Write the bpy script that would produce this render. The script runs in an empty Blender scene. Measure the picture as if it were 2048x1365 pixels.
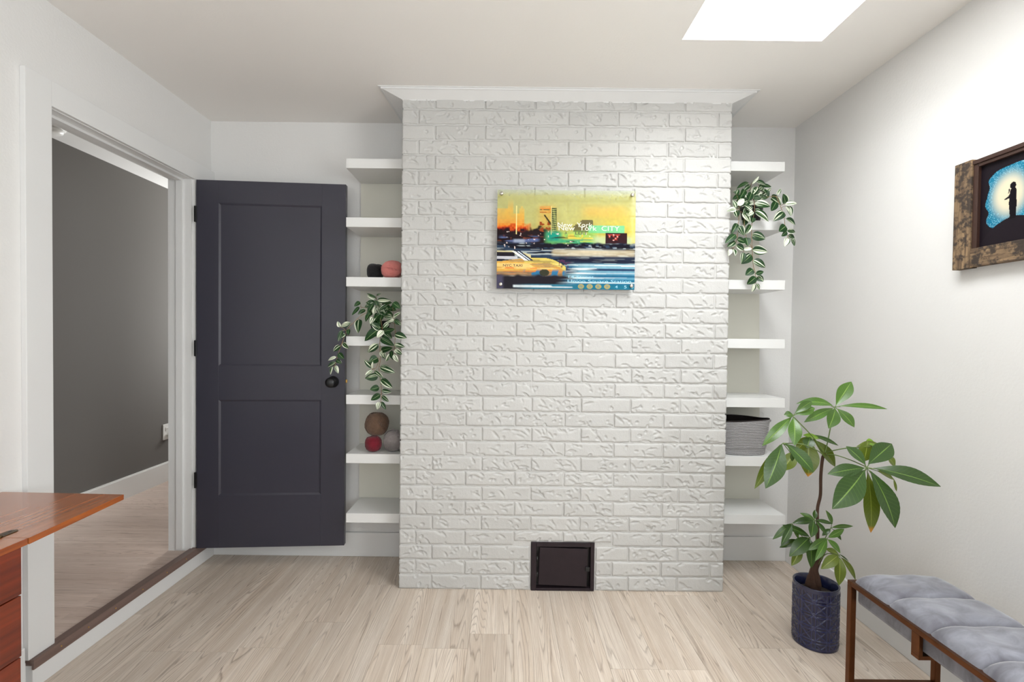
import bpy, bmesh, math, random
import numpy as np
from mathutils import Vector, Matrix

sc = bpy.context.scene
COL = sc.collection
random.seed(7)
RNG = np.random.default_rng(11)

# ------------------------------------------------------------------ camera
FPX, CX, CY = 980.0, 1010.5, 693.0          # focal length and principal point, in pixels of the 2048x1365 photo
PITCH, ROLL, CAMZ = math.radians(1.04), math.radians(0.648), 1.3006
_F = Vector((0, math.cos(PITCH), -math.sin(PITCH)))
_R0 = Vector((1, 0, 0))
_D0 = _F.cross(_R0)
_R = _R0 * math.cos(ROLL) - _D0 * math.sin(ROLL)
_D = _R0 * math.sin(ROLL) + _D0 * math.cos(ROLL)
cam = bpy.data.cameras.new('camera')
cam.sensor_width = 36.0
cam.lens = 36.0 * FPX / 2048
cam.shift_x = (1024 - CX) / 2048
cam.shift_y = (CY - 682.5) / 2048
cam.clip_start = 0.02
camo = bpy.data.objects.new('camera', cam)
COL.objects.link(camo)
m3 = Matrix((_R, -_D, -_F)).transposed()
camo.matrix_world = Matrix.Translation((0, 0, CAMZ)) @ m3.to_4x4()
sc.camera = camo


def U(px, py, X=None, Y=None, Z=None):
    """the point on a plane X=, Y= or Z= seen at a photo pixel"""
    d = _F + _R * ((px - CX) / FPX) + _D * ((py - CY) / FPX)
    o = Vector((0, 0, CAMZ))
    if X is not None:
        t = (X - o.x) / d.x
    elif Y is not None:
        t = (Y - o.y) / d.y
    else:
        t = (Z - o.z) / d.z
    return o + d * t


# ------------------------------------------------------------------ light and exposure
sc.view_settings.view_transform = 'Standard'
sc.view_settings.look = 'None'
sc.view_settings.gamma = 1.0
sc.view_settings.use_curve_mapping = False
sc.view_settings.exposure = 0.0

world = bpy.data.worlds.new('world')
sc.world = world
world.use_nodes = True
world.node_tree.nodes['Background'].inputs['Color'].default_value = (0.93, 0.96, 1.0, 1)
world.node_tree.nodes['Background'].inputs['Strength'].default_value = 3.0


def area(name, loc, target, sx, sy, watts, color=(1, 1, 1)):
    l = bpy.data.lights.new(name, 'AREA')
    l.shape = 'RECTANGLE'
    l.size, l.size_y = sx, sy
    l.energy = watts
    l.color = color
    o = bpy.data.objects.new(name, l)
    COL.objects.link(o)
    o.location = loc
    o.rotation_euler = (Vector(target) - Vector(loc)).to_track_quat('-Z', 'Y').to_euler()
    return o


# daylight through the skylight, through the window behind the camera, and through the hall's end window
area('skylight_daylight', (1.005, 1.44, 2.93), (1.005, 1.4401, 0), 0.56, 1.20, 36, (0.965, 0.985, 1.0))
area('window_daylight', (-0.20, -1.525, 1.50), (-0.2, 0.3, 2.9), 2.26, 1.40, 8, (0.965, 0.985, 1.0))
area('added_side_daylight', (1.700, -0.03, 1.50), (-1.0, -0.03, 1.50), 1.36, 1.36, 40, (0.965, 0.985, 1.0))  # added lamp at an invented side window, brightens the left wall
area('hall_daylight', (-2.30, 5.42, 1.5), (-2.15, 2.0, 4.2), 0.5, 1.5, 66, (1.0, 0.99, 0.975))

# ------------------------------------------------------------------ room dimensions (metres)
XL, XR, YB, YC, H = -1.727, 1.676, 2.8756, 2.499, 2.54
YF = -1.5                       # wall behind the camera
HX, HZ, HC = -2.75, 0.10, 2.475  # hall: far wall, raised floor, ceiling

# ------------------------------------------------------------------ material helpers


def lin(r, g, b):
    f = lambda c: c / 12.92 if c <= 0.04045 else ((c + 0.055) / 1.055) ** 2.4
    return (f(r / 255), f(g / 255), f(b / 255), 1)


class NT:
    def __init__(s, name):
        s.m = bpy.data.materials.new(name)
        s.m.use_nodes = True
        s.t = s.m.node_tree
        s.b = s.t.nodes['Principled BSDF']
        s.out = s.t.nodes['Material Output']

    def n(s, typ, **kw):
        nd = s.t.nodes.new(typ)
        for k, v in kw.items():
            if k.startswith('i_'):
                key = k[2:]
                key = int(key) if key.isdigit() else key.replace('_', ' ')
                s.put(nd.inputs[key], v)
            else:
                setattr(nd, k, v)
        return nd

    def put(s, sock, v):
        if isinstance(v, bpy.types.NodeSocket):
            s.t.links.new(v, sock)
        elif isinstance(v, bpy.types.Node):
            s.t.links.new(v.outputs[0], sock)
        else:
            sock.default_value = v

    def set(s, **kw):
        for k, v in kw.items():
            s.put(s.b.inputs[k.replace('_', ' ')], v)

    def math(s, op, a, b=0.0, c=0.0, clamp=False):
        nd = s.t.nodes.new('ShaderNodeMath')
        nd.operation = op
        nd.use_clamp = clamp
        s.put(nd.inputs[0], a)
        s.put(nd.inputs[1], b)
        s.put(nd.inputs[2], c)
        return nd.outputs[0]

    def mix(s, fac, a, b):
        nd = s.t.nodes.new('ShaderNodeMix')
        nd.data_type = 'RGBA'
        s.put(nd.inputs[0], fac)
        s.put(nd.inputs[6], a)
        s.put(nd.inputs[7], b)
        return nd.outputs[2]

    def ramp(s, fac, stops):
        nd = s.t.nodes.new('ShaderNodeValToRGB')
        s.put(nd.inputs[0], fac)
        e = nd.color_ramp.elements
        while len(e) < len(stops):
            e.new(0.5)
        for el, (p, c) in zip(e, stops):
            el.position = p
            el.color = c if isinstance(c, tuple) else (c, c, c, 1)
        return nd.outputs[0]

    def noise(s, vec, scale, detail=2.0, rough=0.5, dist=0.0):
        nd = s.n('ShaderNodeTexNoise', i_Scale=scale, i_Detail=detail, i_Roughness=rough, i_Distortion=dist)
        if vec is not None:
            s.put(nd.inputs['Vector'], vec)
        return nd.outputs[0]

    def coord(s, which='Object'):
        return s.n('ShaderNodeTexCoord').outputs[which]

    def mapping(s, vec, scale=(1, 1, 1), loc=(0, 0, 0), rot=(0, 0, 0)):
        nd = s.n('ShaderNodeMapping')
        s.put(nd.inputs['Vector'], vec)
        s.put(nd.inputs['Scale'], scale)
        s.put(nd.inputs['Location'], loc)
        s.put(nd.inputs['Rotation'], rot)
        return nd.outputs[0]

    def bump(s, height, strength=0.3, dist=0.01):
        nd = s.n('ShaderNodeBump', i_Strength=strength, i_Distance=dist)
        s.put(nd.inputs['Height'], height)
        s.put(s.b.inputs['Normal'], nd.outputs[0])


M = {}


def paint(name, col, rough=0.6, bscale=None, bstr=0.1, bdist=0.002, mott=0.03):
    k = NT(name)
    v = k.n('ShaderNodeNewGeometry').outputs['Position']
    n = k.noise(v, 3.0, 3)
    c2 = tuple(min(1, x * (1 - mott)) for x in col[:3]) + (1,)
    k.set(Base_Color=k.mix(n, col, c2), Roughness=rough)
    if bscale:
        k.bump(k.noise(v, bscale, 3, 0.55), bstr, bdist)
    M[name] = k.m


paint('wall_paint', lin(225, 224, 222), 0.65, 95, 0.22, 0.004)
paint('ceiling_paint', lin(242, 239, 235), 0.75, 120, 0.12, 0.003)
paint('trim_white', lin(226, 226, 225), 0.35, 30, 0.03, 0.002)
paint('shelf_white', lin(224, 224, 222), 0.32, mott=0.01)
paint('panel_paint', lin(214, 212, 200), 0.6, 60, 0.05, 0.002)
paint('hall_grey', lin(112, 109, 105), 0.9, 110, 0.1, 0.002)
paint('hall_white', lin(240, 240, 238), 0.5)
paint('door_paint', lin(56, 55, 66), 0.36, 140, 0.05, 0.001, 0.06)
paint('black_metal', lin(18, 18, 20), 0.35)
paint('plastic_white', lin(245, 245, 242), 0.3, mott=0.0)
paint('slot_dark', lin(60, 60, 58), 0.5)
paint('soil', lin(52, 38, 28), 0.9, 60, 0.8, 0.01, 0.4)
paint('black_pot', lin(22, 20, 20), 0.4)
paint('basket_liner', lin(30, 22, 20), 0.9)


def simple(name, col, rough=0.5, metal=0.0, **kw):
    k = NT(name)
    k.set(Base_Color=col, Roughness=rough, Metallic=metal)
    for a, b in kw.items():
        k.put(k.b.inputs[a.replace('_', ' ')], b)
    M[name] = k.m
    return k


simple('steel', lin(190, 184, 174), 0.25, 1.0)
simple('brass', lin(200, 160, 90), 0.3, 1.0)
simple('old_brass', lin(92, 74, 52), 0.45, 1.0)

# painted brick
k = NT('brick_paint')
v = k.n('ShaderNodeNewGeometry').outputs['Position']
oi = k.n('ShaderNodeObjectInfo').outputs['Random']
base = k.mix(oi, lin(194, 193, 190), lin(188, 187, 184))
k.set(Base_Color=base, Roughness=0.55)
h1 = k.noise(v, 210, 3, 0.6)
h2 = k.noise(k.mapping(v, (1, 1, 0.7)), 55, 2, 0.5)
k.bump(k.math('ADD', h1, k.math('MULTIPLY', h2, 1.2)), 0.35, 0.003)
M['brick_paint'] = k.m
paint('mortar_paint', lin(196, 195, 192), 0.6, 160, 0.4, 0.003)

# iron ash door
k = NT('cast_iron')
v = k.coord()
k.set(Base_Color=k.mix(k.noise(v, 30, 4), lin(34, 26, 30), lin(46, 36, 40)), Roughness=0.5, Metallic=0.0, Specular_IOR_Level=0.25)
k.bump(k.noise(v, 260, 2), 0.12, 0.001)
M['cast_iron'] = k.m


def wood_floor(name, light, dark, line, tone):
    k = NT(name)
    v = k.coord()
    rnd = k.n('ShaderNodeObjectInfo').outputs['Random']
    off = k.n('ShaderNodeCombineXYZ', i_X=k.math('MULTIPLY', rnd, 37.0), i_Y=k.math('MULTIPLY', rnd, 91.0), i_Z=k.math('MULTIPLY', rnd, 13.0))
    va = k.n('ShaderNodeVectorMath', operation='ADD', i_0=v, i_1=off.outputs[0]).outputs[0]
    # contour lines of a stretched noise field give cathedral grain
    f = k.noise(k.mapping(va, (8.0, 0.30, 1)), 1.0, 1.0, 0.4)
    wob = k.noise(k.mapping(va, (60, 5, 1)), 1.0, 2, 0.6)
    ph = k.math('ADD', k.math('MULTIPLY', f, 70.0), k.math('MULTIPLY', wob, 0.9))
    saw = k.math('FRACT', ph)
    ln = k.ramp(saw, [(0.0, 1.0), (0.14, 0.30), (0.34, 0.0), (0.86, 0.0), (1.0, 1.0)])
    fib = k.noise(k.mapping(va, (170, 4.5, 1)), 1.0, 3, 0.65)
    fibm = k.ramp(fib, [(0.36, 0.0), (0.72, 1.0)])
    brd = k.noise(k.mapping(va, (22, 0.55, 1)), 1.0, 4, 0.62)
    c = k.mix(k.ramp(brd, [(0.30, 0.0), (0.70, 1.0)]), light, dark)
    c = k.mix(k.math('MULTIPLY', fibm, 0.6), c, tone)
    amt = k.math('MULTIPLY', ln, k.ramp(k.noise(k.mapping(va, (12, 2, 1)), 1.0, 2), [(0.25, 0.2), (0.65, 0.62)]))
    c = k.mix(amt, c, line)
    hsv = k.n('ShaderNodeHueSaturation', i_Value=k.math('ADD', 0.94, k.math('MULTIPLY', rnd, 0.12)), i_Color=c)
    k.set(Base_Color=hsv.outputs[0], Roughness=k.math('ADD', 0.27, k.math('MULTIPLY', fibm, 0.12)))
    k.bump(k.math('SUBTRACT', 1.0, k.math('ADD', amt, k.math('MULTIPLY', fibm, 0.4))), 0.14, 0.002)
    M[name] = k.m


wood_floor('floor_oak', lin(229, 218, 205), lin(200, 183, 165), lin(112, 93, 78), lin(182, 164, 147))
wood_floor('hall_oak', lin(220, 202, 190), lin(192, 170, 156), lin(140, 118, 105), lin(180, 158, 144))


def wood(name, a, b, c, axis, rough=0.25, coat=0.4):
    k = NT(name)
    v = k.coord()
    s = [60.0, 60.0, 60.0]
    s[axis] = 2.5
    n = k.noise(k.mapping(v, tuple(s)), 1.0, 4, 0.6, 0.4)
    s2 = [9.0, 9.0, 9.0]
    s2[axis] = 0.8
    n2 = k.noise(k.mapping(v, tuple(s2)), 1.0, 3, 0.5, 0.8)
    col = k.mix(k.ramp(n, [(0.3, 0.0), (0.7, 1.0)]), a, b)
    col = k.mix(k.ramp(n2, [(0.45, 0.0), (0.75, 0.8)]), col, c)
    k.set(Base_Color=col, Roughness=rough, Coat_Weight=coat, Coat_Roughness=0.12)
    M[name] = k.m


wood('mahogany_top', lin(170, 102, 60), lin(142, 80, 44), lin(182, 116, 72), 1, 0.26, 0.6)
wood('mahogany_edge', lin(168, 88, 30), lin(120, 54, 18), lin(190, 112, 40), 1, 0.35, 0.3)
wood('mahogany_body', lin(116, 38, 12), lin(74, 20, 5), lin(136, 56, 18), 1, 0.35, 0.3)
wood('threshold_brown', lin(122, 100, 92), lin(104, 84, 76), lin(132, 110, 102), 1, 0.38, 0.0)

# rustic frame
for nm, ax in (('rustic_upright', 2), ('rustic_level', 1)):
    k = NT(nm)
    v = k.coord()
    s = [70.0] * 3
    s[ax] = 6.0
    n = k.noise(k.mapping(v, tuple(s)), 1.0, 4, 0.65, 0.8)
    n2 = k.noise(v, 22, 4, 0.7)
    col = k.mix(k.ramp(n, [(0.35, 0.0), (0.62, 1.0)]), lin(150, 124, 92), lin(84, 66, 50))
    col = k.mix(k.ramp(n2, [(0.46, 0.0), (0.56, 0.9)]), col, lin(44, 36, 32))
    k.set(Base_Color=col, Roughness=0.8)
    k.bump(k.math('ADD', n, n2), 0.5, 0.004)
    M[nm] = k.m
simple('frame_dark', lin(58, 36, 28), 0.5)
simple('backing_black', lin(24, 20, 24), 0.6)

# copper frame, velvet
k = NT('bronze_metal')
v = k.coord()
k.set(Base_Color=k.mix(k.noise(v, 25, 3), lin(122, 80, 52), lin(88, 54, 34)), Roughness=0.30, Metallic=1.0)
M['bronze_metal'] = k.m
k = NT('grey_velvet')
v = k.n('ShaderNodeNewGeometry').outputs['Position']
n = k.noise(k.mapping(v, (9, 16, 9)), 1.0, 4, 0.6, 1.0)
k.set(Base_Color=k.mix(k.ramp(n, [(0.35, 0.0), (0.68, 1.0)]), lin(98, 97, 104), lin(130, 131, 139)), Roughness=0.9,
      Sheen_Weight=0.7, Sheen_Roughness=0.35)
k.bump(k.noise(v, 700, 2), 0.15, 0.001)
M['grey_velvet'] = k.m


def yarn(name, a, b, rough=0.95):
    k = NT(name)
    v = k.coord()
    k.set(Base_Color=k.mix(k.noise(v, 60, 3), a, b), Roughness=rough, Sheen_Weight=0.2)
    k.bump(k.noise(v, 900, 2), 0.4, 0.001)
    M[name] = k.m


yarn('yarn_black', lin(14, 13, 14), lin(22, 20, 22))
yarn('yarn_pink', lin(226, 146, 138), lin(206, 116, 110))
yarn('yarn_brown', lin(118, 92, 72), lin(78, 54, 40))
yarn('yarn_burgundy', lin(132, 18, 40), lin(100, 10, 28))
yarn('yarn_grey', lin(168, 160, 158), lin(134, 126, 126))

# grey rope: attribute-free two tone twist
k = NT('grey_rope')
v = k.coord()
w = k.n('ShaderNodeTexWave', wave_type='BANDS', bands_direction='X', i_Scale=55.0, i_Distortion=1.5, i_Detail=2.0)
k.put(w.inputs['Vector'], k.mapping(v, (1, 1, 1.2), rot=(0, 0.6, 0.4)))
k.set(Base_Color=k.mix(w.outputs[0], lin(126, 124, 126), lin(176, 174, 174)), Roughness=0.9)
k.bump(w.outputs[0], 0.3, 0.001)
M['grey_rope'] = k.m


# leaves, uv: x across (0.5 = midrib), y along
def leaf_common(k):
    uv = k.n('ShaderNodeUVMap', uv_map='UVMap').outputs[0]
    sp = k.n('ShaderNodeSeparateXYZ')
    k.put(sp.inputs[0], uv)
    return uv, sp.outputs[0], sp.outputs[1]


def tree_leaf(name, a, b, vein, tip=None):
    k = NT(name)
    uv, u, vv = leaf_common(k)
    rnd = k.n('ShaderNodeObjectInfo').outputs['Random']
    du = k.math('ABSOLUTE', k.math('SUBTRACT', u, 0.5))
    mid = k.math('LESS_THAN', du, 0.022)
    ph = k.math('FRACT', k.math('SUBTRACT', k.math('MULTIPLY', vv, 13.0), k.math('MULTIPLY', du, 4.0)))
    veins = k.ramp(ph, [(0.0, 0.22), (0.10, 0.0), (0.9, 0.0), (1.0, 0.22)])
    col = k.mix(k.noise(k.coord(), 14, 3), a, b)
    col = k.mix(veins, col, vein)
    if tip:
        tn = k.math('ADD', vv, k.math('MULTIPLY', k.noise(k.coord(), 40, 2), 0.12))
        col = k.mix(k.ramp(tn, [(0.93, 0.0), (1.0, 1.0)]), col, tip)
    col = k.mix(mid, col, vein)
    hsv = k.n('ShaderNodeHueSaturation', i_Value=k.math('ADD', 0.8, k.math('MULTIPLY', rnd, 0.4)), i_Color=col)
    k.set(Base_Color=hsv.outputs[0], Roughness=0.3, Subsurface_Weight=0.0)
    tr = k.n('ShaderNodeBsdfTranslucent')
    k.put(tr.inputs[0], k.mix(0.5, hsv.outputs[0], lin(120, 160, 40)))
    mx = k.n('ShaderNodeMixShader', i_0=0.18)
    k.put(mx.inputs[1], k.b.outputs[0])
    k.put(mx.inputs[2], tr.outputs[0])
    k.put(k.out.inputs[0], mx.outputs[0])
    M[name] = k.m


tree_leaf('leaf_green', lin(70, 104, 34), lin(52, 84, 26), lin(126, 154, 72))
tree_leaf('leaf_deep', lin(48, 76, 28), lin(34, 60, 20), lin(108, 138, 62))
tree_leaf('leaf_olive', lin(104, 116, 32), lin(84, 98, 28), lin(150, 160, 70), lin(196, 128, 40))
tree_leaf('leaf_olive_plain', lin(100, 114, 32), lin(80, 96, 28), lin(150, 160, 70))
tree_leaf('leaf_fresh', lin(124, 160, 44), lin(100, 140, 40), lin(170, 190, 90))

for nm, g1, g2, cream, lo, hi in (('leaf_stripe', lin(16, 44, 18), lin(28, 66, 26), lin(226, 232, 208), 0.55, 0.62),
                                  ('leaf_pale', lin(30, 64, 28), lin(46, 84, 38), lin(232, 236, 216), 0.44, 0.51),
                                  ('leaf_plain', lin(18, 48, 18), lin(30, 70, 28), lin(190, 210, 170), 0.68, 0.75)):
    k = NT(nm)
    uv, u, vv = leaf_common(k)
    rnd = k.n('ShaderNodeObjectInfo').outputs['Random']
    du = k.math('SUBTRACT', u, 0.5)
    off = k.n('ShaderNodeCombineXYZ', i_X=k.math('MULTIPLY', rnd, 53.0), i_Y=k.math('MULTIPLY', rnd, 17.0)).outputs[0]
    va = k.n('ShaderNodeVectorMath', operation='ADD', i_0=k.mapping(uv, (5.0, 0.45, 1)), i_1=off).outputs[0]
    st = k.noise(va, 1.0, 1.5, 0.5)
    edge = k.math('ABSOLUTE', du)
    stripe = k.ramp(k.math('ADD', st, k.math('MULTIPLY', k.math('SUBTRACT', rnd, 0.5), 0.08)), [(lo, 0.0), (hi, 1.0)])
    col = k.mix(stripe, k.mix(k.noise(k.coord(), 60, 2), g1, g2), cream)
    col = k.mix(k.math('LESS_THAN', edge, 0.02), col, lin(150, 176, 120))
    k.set(Base_Color=col, Roughness=0.42, Specular_IOR_Level=0.3)
    M[nm] = k.m

paint('stem_tan', lin(150, 120, 84), 0.6)
paint('stem_green', lin(96, 118, 60), 0.5)
paint('trunk_brown', lin(82, 56, 42), 0.8, 70, 0.8, 0.004, 0.4)

# attribute coloured print
for nm, alpha in (('art_print', True), ('picture_print', False)):
    k = NT(nm)
    at = k.n('ShaderNodeAttribute', attribute_name='Col')
    k.set(Base_Color=at.outputs['Color'], Roughness=0.2 if alpha else 0.4, Specular_IOR_Level=0.12)
    if alpha:
        tr = k.n('ShaderNodeBsdfTransparent')
        k.put(tr.inputs[0], k.mix(0.75, at.outputs['Color'], (1, 1, 1, 1)))
        mx = k.n('ShaderNodeMixShader')
        k.put(mx.inputs[0], at.outputs['Alpha'])
        k.put(mx.inputs[1], tr.outputs[0])
        k.put(mx.inputs[2], k.b.outputs[0])
        k.put(k.out.inputs[0], mx.outputs[0])
    M[nm] = k.m
# clear sheet (acrylic, window panes)
for nm, tint, g in (('clear_acrylic', (0.93, 0.97, 0.95, 1), 0.06), ('window_glass', (0.97, 0.985, 0.98, 1), 0.06)):
    k = NT(nm)
    tr = k.n('ShaderNodeBsdfTransparent')
    tr.inputs[0].default_value = tint
    gl = k.n('ShaderNodeBsdfGlossy', i_Roughness=0.03)
    mx = k.n('ShaderNodeMixShader', i_0=g)
    k.put(mx.inputs[1], tr.outputs[0])
    k.put(mx.inputs[2], gl.outputs[0])
    k.put(k.out.inputs[0], mx.outputs[0])
    M[nm] = k.m
simple('print_white', lin(235, 238, 215), 0.4)
simple('print_dark', lin(36, 30, 34), 0.4)
simple('print_blue', lin(150, 205, 225), 0.4)
simple('print_gold', lin(150, 140, 80), 0.4)
simple('print_teal', lin(40, 120, 140), 0.4)

# glazed pot: colour from height attribute on the relief
k = NT('navy_glaze')
at = k.n('ShaderNodeAttribute', attribute_name='Col')
k.set(Base_Color=at.outputs['Color'], Roughness=0.16, Coat_Weight=0.5, Coat_Roughness=0.05)
M['navy_glaze'] = k.m

# ------------------------------------------------------------------ mesh helpers


def mesh(name, verts, faces, mat, parent=None, smooth=False):
    me = bpy.data.meshes.new(name)
    me.from_pydata([tuple(v) for v in verts], [], faces)
    me.update()
    if mat:
        me.materials.append(M[mat])
    if smooth:
        me.polygons.foreach_set('use_smooth', [True] * len(me.polygons))
    o = bpy.data.objects.new(name, me)
    COL.objects.link(o)
    if parent:
        o.parent = parent
        o.matrix_parent_inverse = parent.matrix_basis.inverted()
    return o


def boxvf(x0, x1, y0, y1, z0, z1):
    v = [(x, y, z) for x in (x0, x1) for y in (y0, y1) for z in (z0, z1)]
    f = [(0, 1, 3, 2), (4, 6, 7, 5), (0, 4, 5, 1), (2, 3, 7, 6), (0, 2, 6, 4), (1, 5, 7, 3)]
    return v, f


def boxes(name, lst, mat, parent=None, bevel=0.0, origin=None):
    """one mesh of one or more boxes (x0,x1,y0,y1,z0,z1) in world space"""
    V, F = [], []
    for b in lst:
        v, f = boxvf(*b)
        F += [tuple(i + len(V) for i in q) for q in f]
        V += v
    if origin is None:
        a = np.array(V)
        origin = ((a[:, 0].min() + a[:, 0].max()) / 2, (a[:, 1].min() + a[:, 1].max()) / 2, a[:, 2].min())
    V = [(p[0] - origin[0], p[1] - origin[1], p[2] - origin[2]) for p in V]
    o = mesh(name, V, F, mat)
    o.location = origin
    if bevel:
        bm = bmesh.new()
        bm.from_mesh(o.data)
        bmesh.ops.bevel(bm, geom=bm.edges[:], offset=bevel, segments=2, affect='EDGES', profile=0.6)
        bm.to_mesh(o.data)
        bm.free()
    if parent:
        adopt(o, parent)
    return o


def adopt(o, parent):
    """parent while keeping the world place (only translations and z rotations are used)"""
    bpy.context.view_layer.update()
    o.parent = parent
    o.matrix_parent_inverse = parent.matrix_world.inverted()


def box(name, x0, x1, y0, y1, z0, z1, mat, parent=None, bevel=0.0):
    return boxes(name, [(x0, x1, y0, y1, z0, z1)], mat, parent, bevel)


def empty(name, loc, label, cat, group=None):
    o = bpy.data.objects.new(name, None)
    COL.objects.link(o)
    o.location = loc
    o.empty_display_size = 0.05
    tag(o, label, cat, group)
    bpy.context.view_layer.update()
    return o


def tag(o, label, cat, group=None):
    o['label'] = label
    o['category'] = cat
    if group:
        o['group'] = group
    return o


def struct(o, label=None):
    o['kind'] = 'structure'
    if label:
        o['label'] = label
    return o


def catmull(pts, n=6):
    P = [Vector(p) for p in pts]
    if len(P) < 3:
        return P
    P = [P[0] * 2 - P[1]] + P + [P[-1] * 2 - P[-2]]
    out = []
    for i in range(1, len(P) - 2):
        for j in range(n):
            t = j / n
            a, b, c, d = P[i - 1], P[i], P[i + 1], P[i + 2]
            out.append(0.5 * ((2 * b) + (c - a) * t + (2 * a - 5 * b + 4 * c - d) * t * t + (3 * b - a - 3 * c + d) * t ** 3))
    out.append(P[-2])
    return out


def tubevf(path, rad, sides=6, closed=False):
    P = [Vector(p) for p in path]
    n = len(P)
    V, F = [], []
    up = Vector((0.13, 0.29, 0.95)).normalized()
    side = None
    for i, p in enumerate(P):
        d = (P[(i + 1) % n] - P[i - 1]) if (closed or 0 < i < n - 1) else (P[1] - P[0] if i == 0 else P[-1] - P[-2])
        d.normalize()
        if side is None:
            side = d.cross(up)
            if side.length < 1e-3:
                side = d.cross(Vector((1, 0, 0)))
        side = (side - d * side.dot(d)).normalized()
        b = d.cross(side)
        r = rad[i] if isinstance(rad, (list, tuple)) else rad
        for s in range(sides):
            a = 2 * math.pi * s / sides
            V.append(p + side * (r * math.cos(a)) + b * (r * math.sin(a)))
    m = n if closed else n - 1
    for i in range(m):
        for s in range(sides):
            a, b2 = i * sides + s, i * sides + (s + 1) % sides
            j = ((i + 1) % n) * sides
            F.append((a, b2, j + (s + 1) % sides, j + s))
    if not closed:
        F.append(tuple(range(sides))[::-1])
        F.append(tuple((n - 1) * sides + s for s in range(sides)))
    return V, F


def tube(name, path, rad, mat, parent=None, sides=6, closed=False):
    V, F = tubevf(path, rad, sides, closed)
    o = mesh(name, V, F, mat, smooth=True)
    if parent:
        adopt(o, parent)
    return o


def lathe(name, prof, center, mat, parent=None, seg=32, sx=1.0, sy=1.0, axis='Z'):
    """prof: list of (r, h). axis Z up or Y towards the viewer (-Y)"""
    V, F = [], []
    for r, h in prof:
        for s in range(seg):
            a = 2 * math.pi * s / seg
            x, y = r * math.cos(a) * sx, r * math.sin(a) * sy
            if axis == 'Z':
                V.append((x, y, h))
            elif axis == 'Y':
                V.append((x, -h, y))
            else:
                V.append((-h, x, y))
    n = len(prof)
    for i in range(n - 1):
        for s in range(seg):
            F.append((i * seg + s, i * seg + (s + 1) % seg, (i + 1) * seg + (s + 1) % seg, (i + 1) * seg + s))
    F.append(tuple(range(seg))[::-1])
    F.append(tuple((n - 1) * seg + s for s in range(seg)))
    o = mesh(name, V, F, mat, smooth=True)
    bm = bmesh.new()
    bm.from_mesh(o.data)
    bmesh.ops.recalc_face_normals(bm, faces=bm.faces[:])
    bm.to_mesh(o.data)
    bm.free()
    o.location = center
    if parent:
        adopt(o, parent)
    return o


def polyprism(name, poly, z0, z1, mat, parent=None):
    """vertical prism from an xy polygon"""
    n = len(poly)
    V = [(x, y, z0) for x, y in poly] + [(x, y, z1) for x, y in poly]
    F = [tuple(range(n))[::-1], tuple(range(n, 2 * n))] + [(i, (i + 1) % n, n + (i + 1) % n, n + i) for i in range(n)]
    o = mesh(name, V, F, mat)
    if parent:
        adopt(o, parent)
    return o


# ------------------------------------------------------------------ room shell
fl = struct(box('floor', XL, XR, YF, YB, -0.10, -0.010, 'threshold_brown'), 'pale oak plank floor of the room')
PW, PL = 0.19, 1.22
starts = {-8: 1.98, -7: 1.98, -2: 2.02, 5: 2.045, 6: 2.045, 2: 1.905, 3: 1.905}
i = -10
while 0.048 + PW * i < XR:
    x0, x1 = max(XL, 0.048 + PW * i), min(XR, 0.048 + PW * (i + 1))
    if x1 > x0 + 0.01:
        y = starts.get(i, 2.6 - random.random() * 1.1) - 5 * PL
        while y < YB:
            y0, y1 = max(YF, y), min(YB, y + PL)
            if y1 > y0 + 0.01:
                box('plank', x0 + 0.0004, x1 - 0.0004, y0 + 0.0004, y1 - 0.0004, -0.010, 0.0, 'floor_oak', fl)
            y += PL
    i += 1

WT = 0.12
SKX0, SKX1, SKY0, SKY1 = 0.717, 1.293, 0.83, 2.048
struct(boxes('ceiling', [(XL, SKX0, YF, YB, H, H + 0.12), (SKX1, XR, YF, YB, H, H + 0.12),
                         (SKX0, SKX1, YF, SKY0, H, H + 0.12), (SKX0, SKX1, SKY1, YB, H, H + 0.12)], 'ceiling_paint'),
       'off-white ceiling with a skylight opening')
struct(box('wall_back', XL - WT, XR + WT, YB, YB + WT, -0.1, H + 0.12, 'wall_paint'), 'off-white back wall behind the shelves')
RY0, RY1, RZ0_, RZ1_ = -0.75, 0.69, 0.78, 2.22
struct(boxes('wall_right', [(XR, XR + WT, RY1, YB, -0.1, H + 0.12), (XR, XR + WT, YF - WT, RY0, -0.1, H + 0.12),
                            (XR, XR + WT, RY0, RY1, -0.1, RZ0_), (XR, XR + WT, RY0, RY1, RZ1_, H + 0.12)], 'wall_paint'), 'off-white textured right wall')
w4 = struct(boxes('added_window_4', [(XR + 0.04, XR + 0.10, RY0, RY0 + 0.05, RZ0_, RZ1_), (XR + 0.04, XR + 0.10, RY1 - 0.05, RY1, RZ0_, RZ1_),
                               (XR + 0.04, XR + 0.10, RY0 + 0.05, RY1 - 0.05, RZ0_, RZ0_ + 0.05), (XR + 0.04, XR + 0.10, RY0 + 0.05, RY1 - 0.05, RZ1_ - 0.05, RZ1_)], 'trim_white'), 'added white framed window out of view in the right wall')  # unseen window, added to give the side daylight an opening
box('pane', XR + 0.066, XR + 0.072, RY0 + 0.05, RY1 - 0.05, RZ0_ + 0.05, RZ1_ - 0.05, 'window_glass', w4)
DN, DF, DT = 1.853, 2.690, 2.145       # doorway: near jamb, far jamb, head
struct(boxes('wall_left', [(XL - WT, XL, YF - WT, DN - 0.02, -0.1, H + 0.12), (XL - WT, XL, DF + 0.02, YB, -0.1, H + 0.12),
                           (XL - WT, XL, DN - 0.02, DF + 0.02, DT + 0.02, H + 0.12), (XL - WT, XL, DN - 0.02, DF + 0.02, -0.1, HZ - 0.012)], 'wall_paint'),
       'off-white left wall with the doorway')
WX0, WX1, WZ0, WZ1 = -1.38, 0.98, 0.75, 2.25
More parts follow.
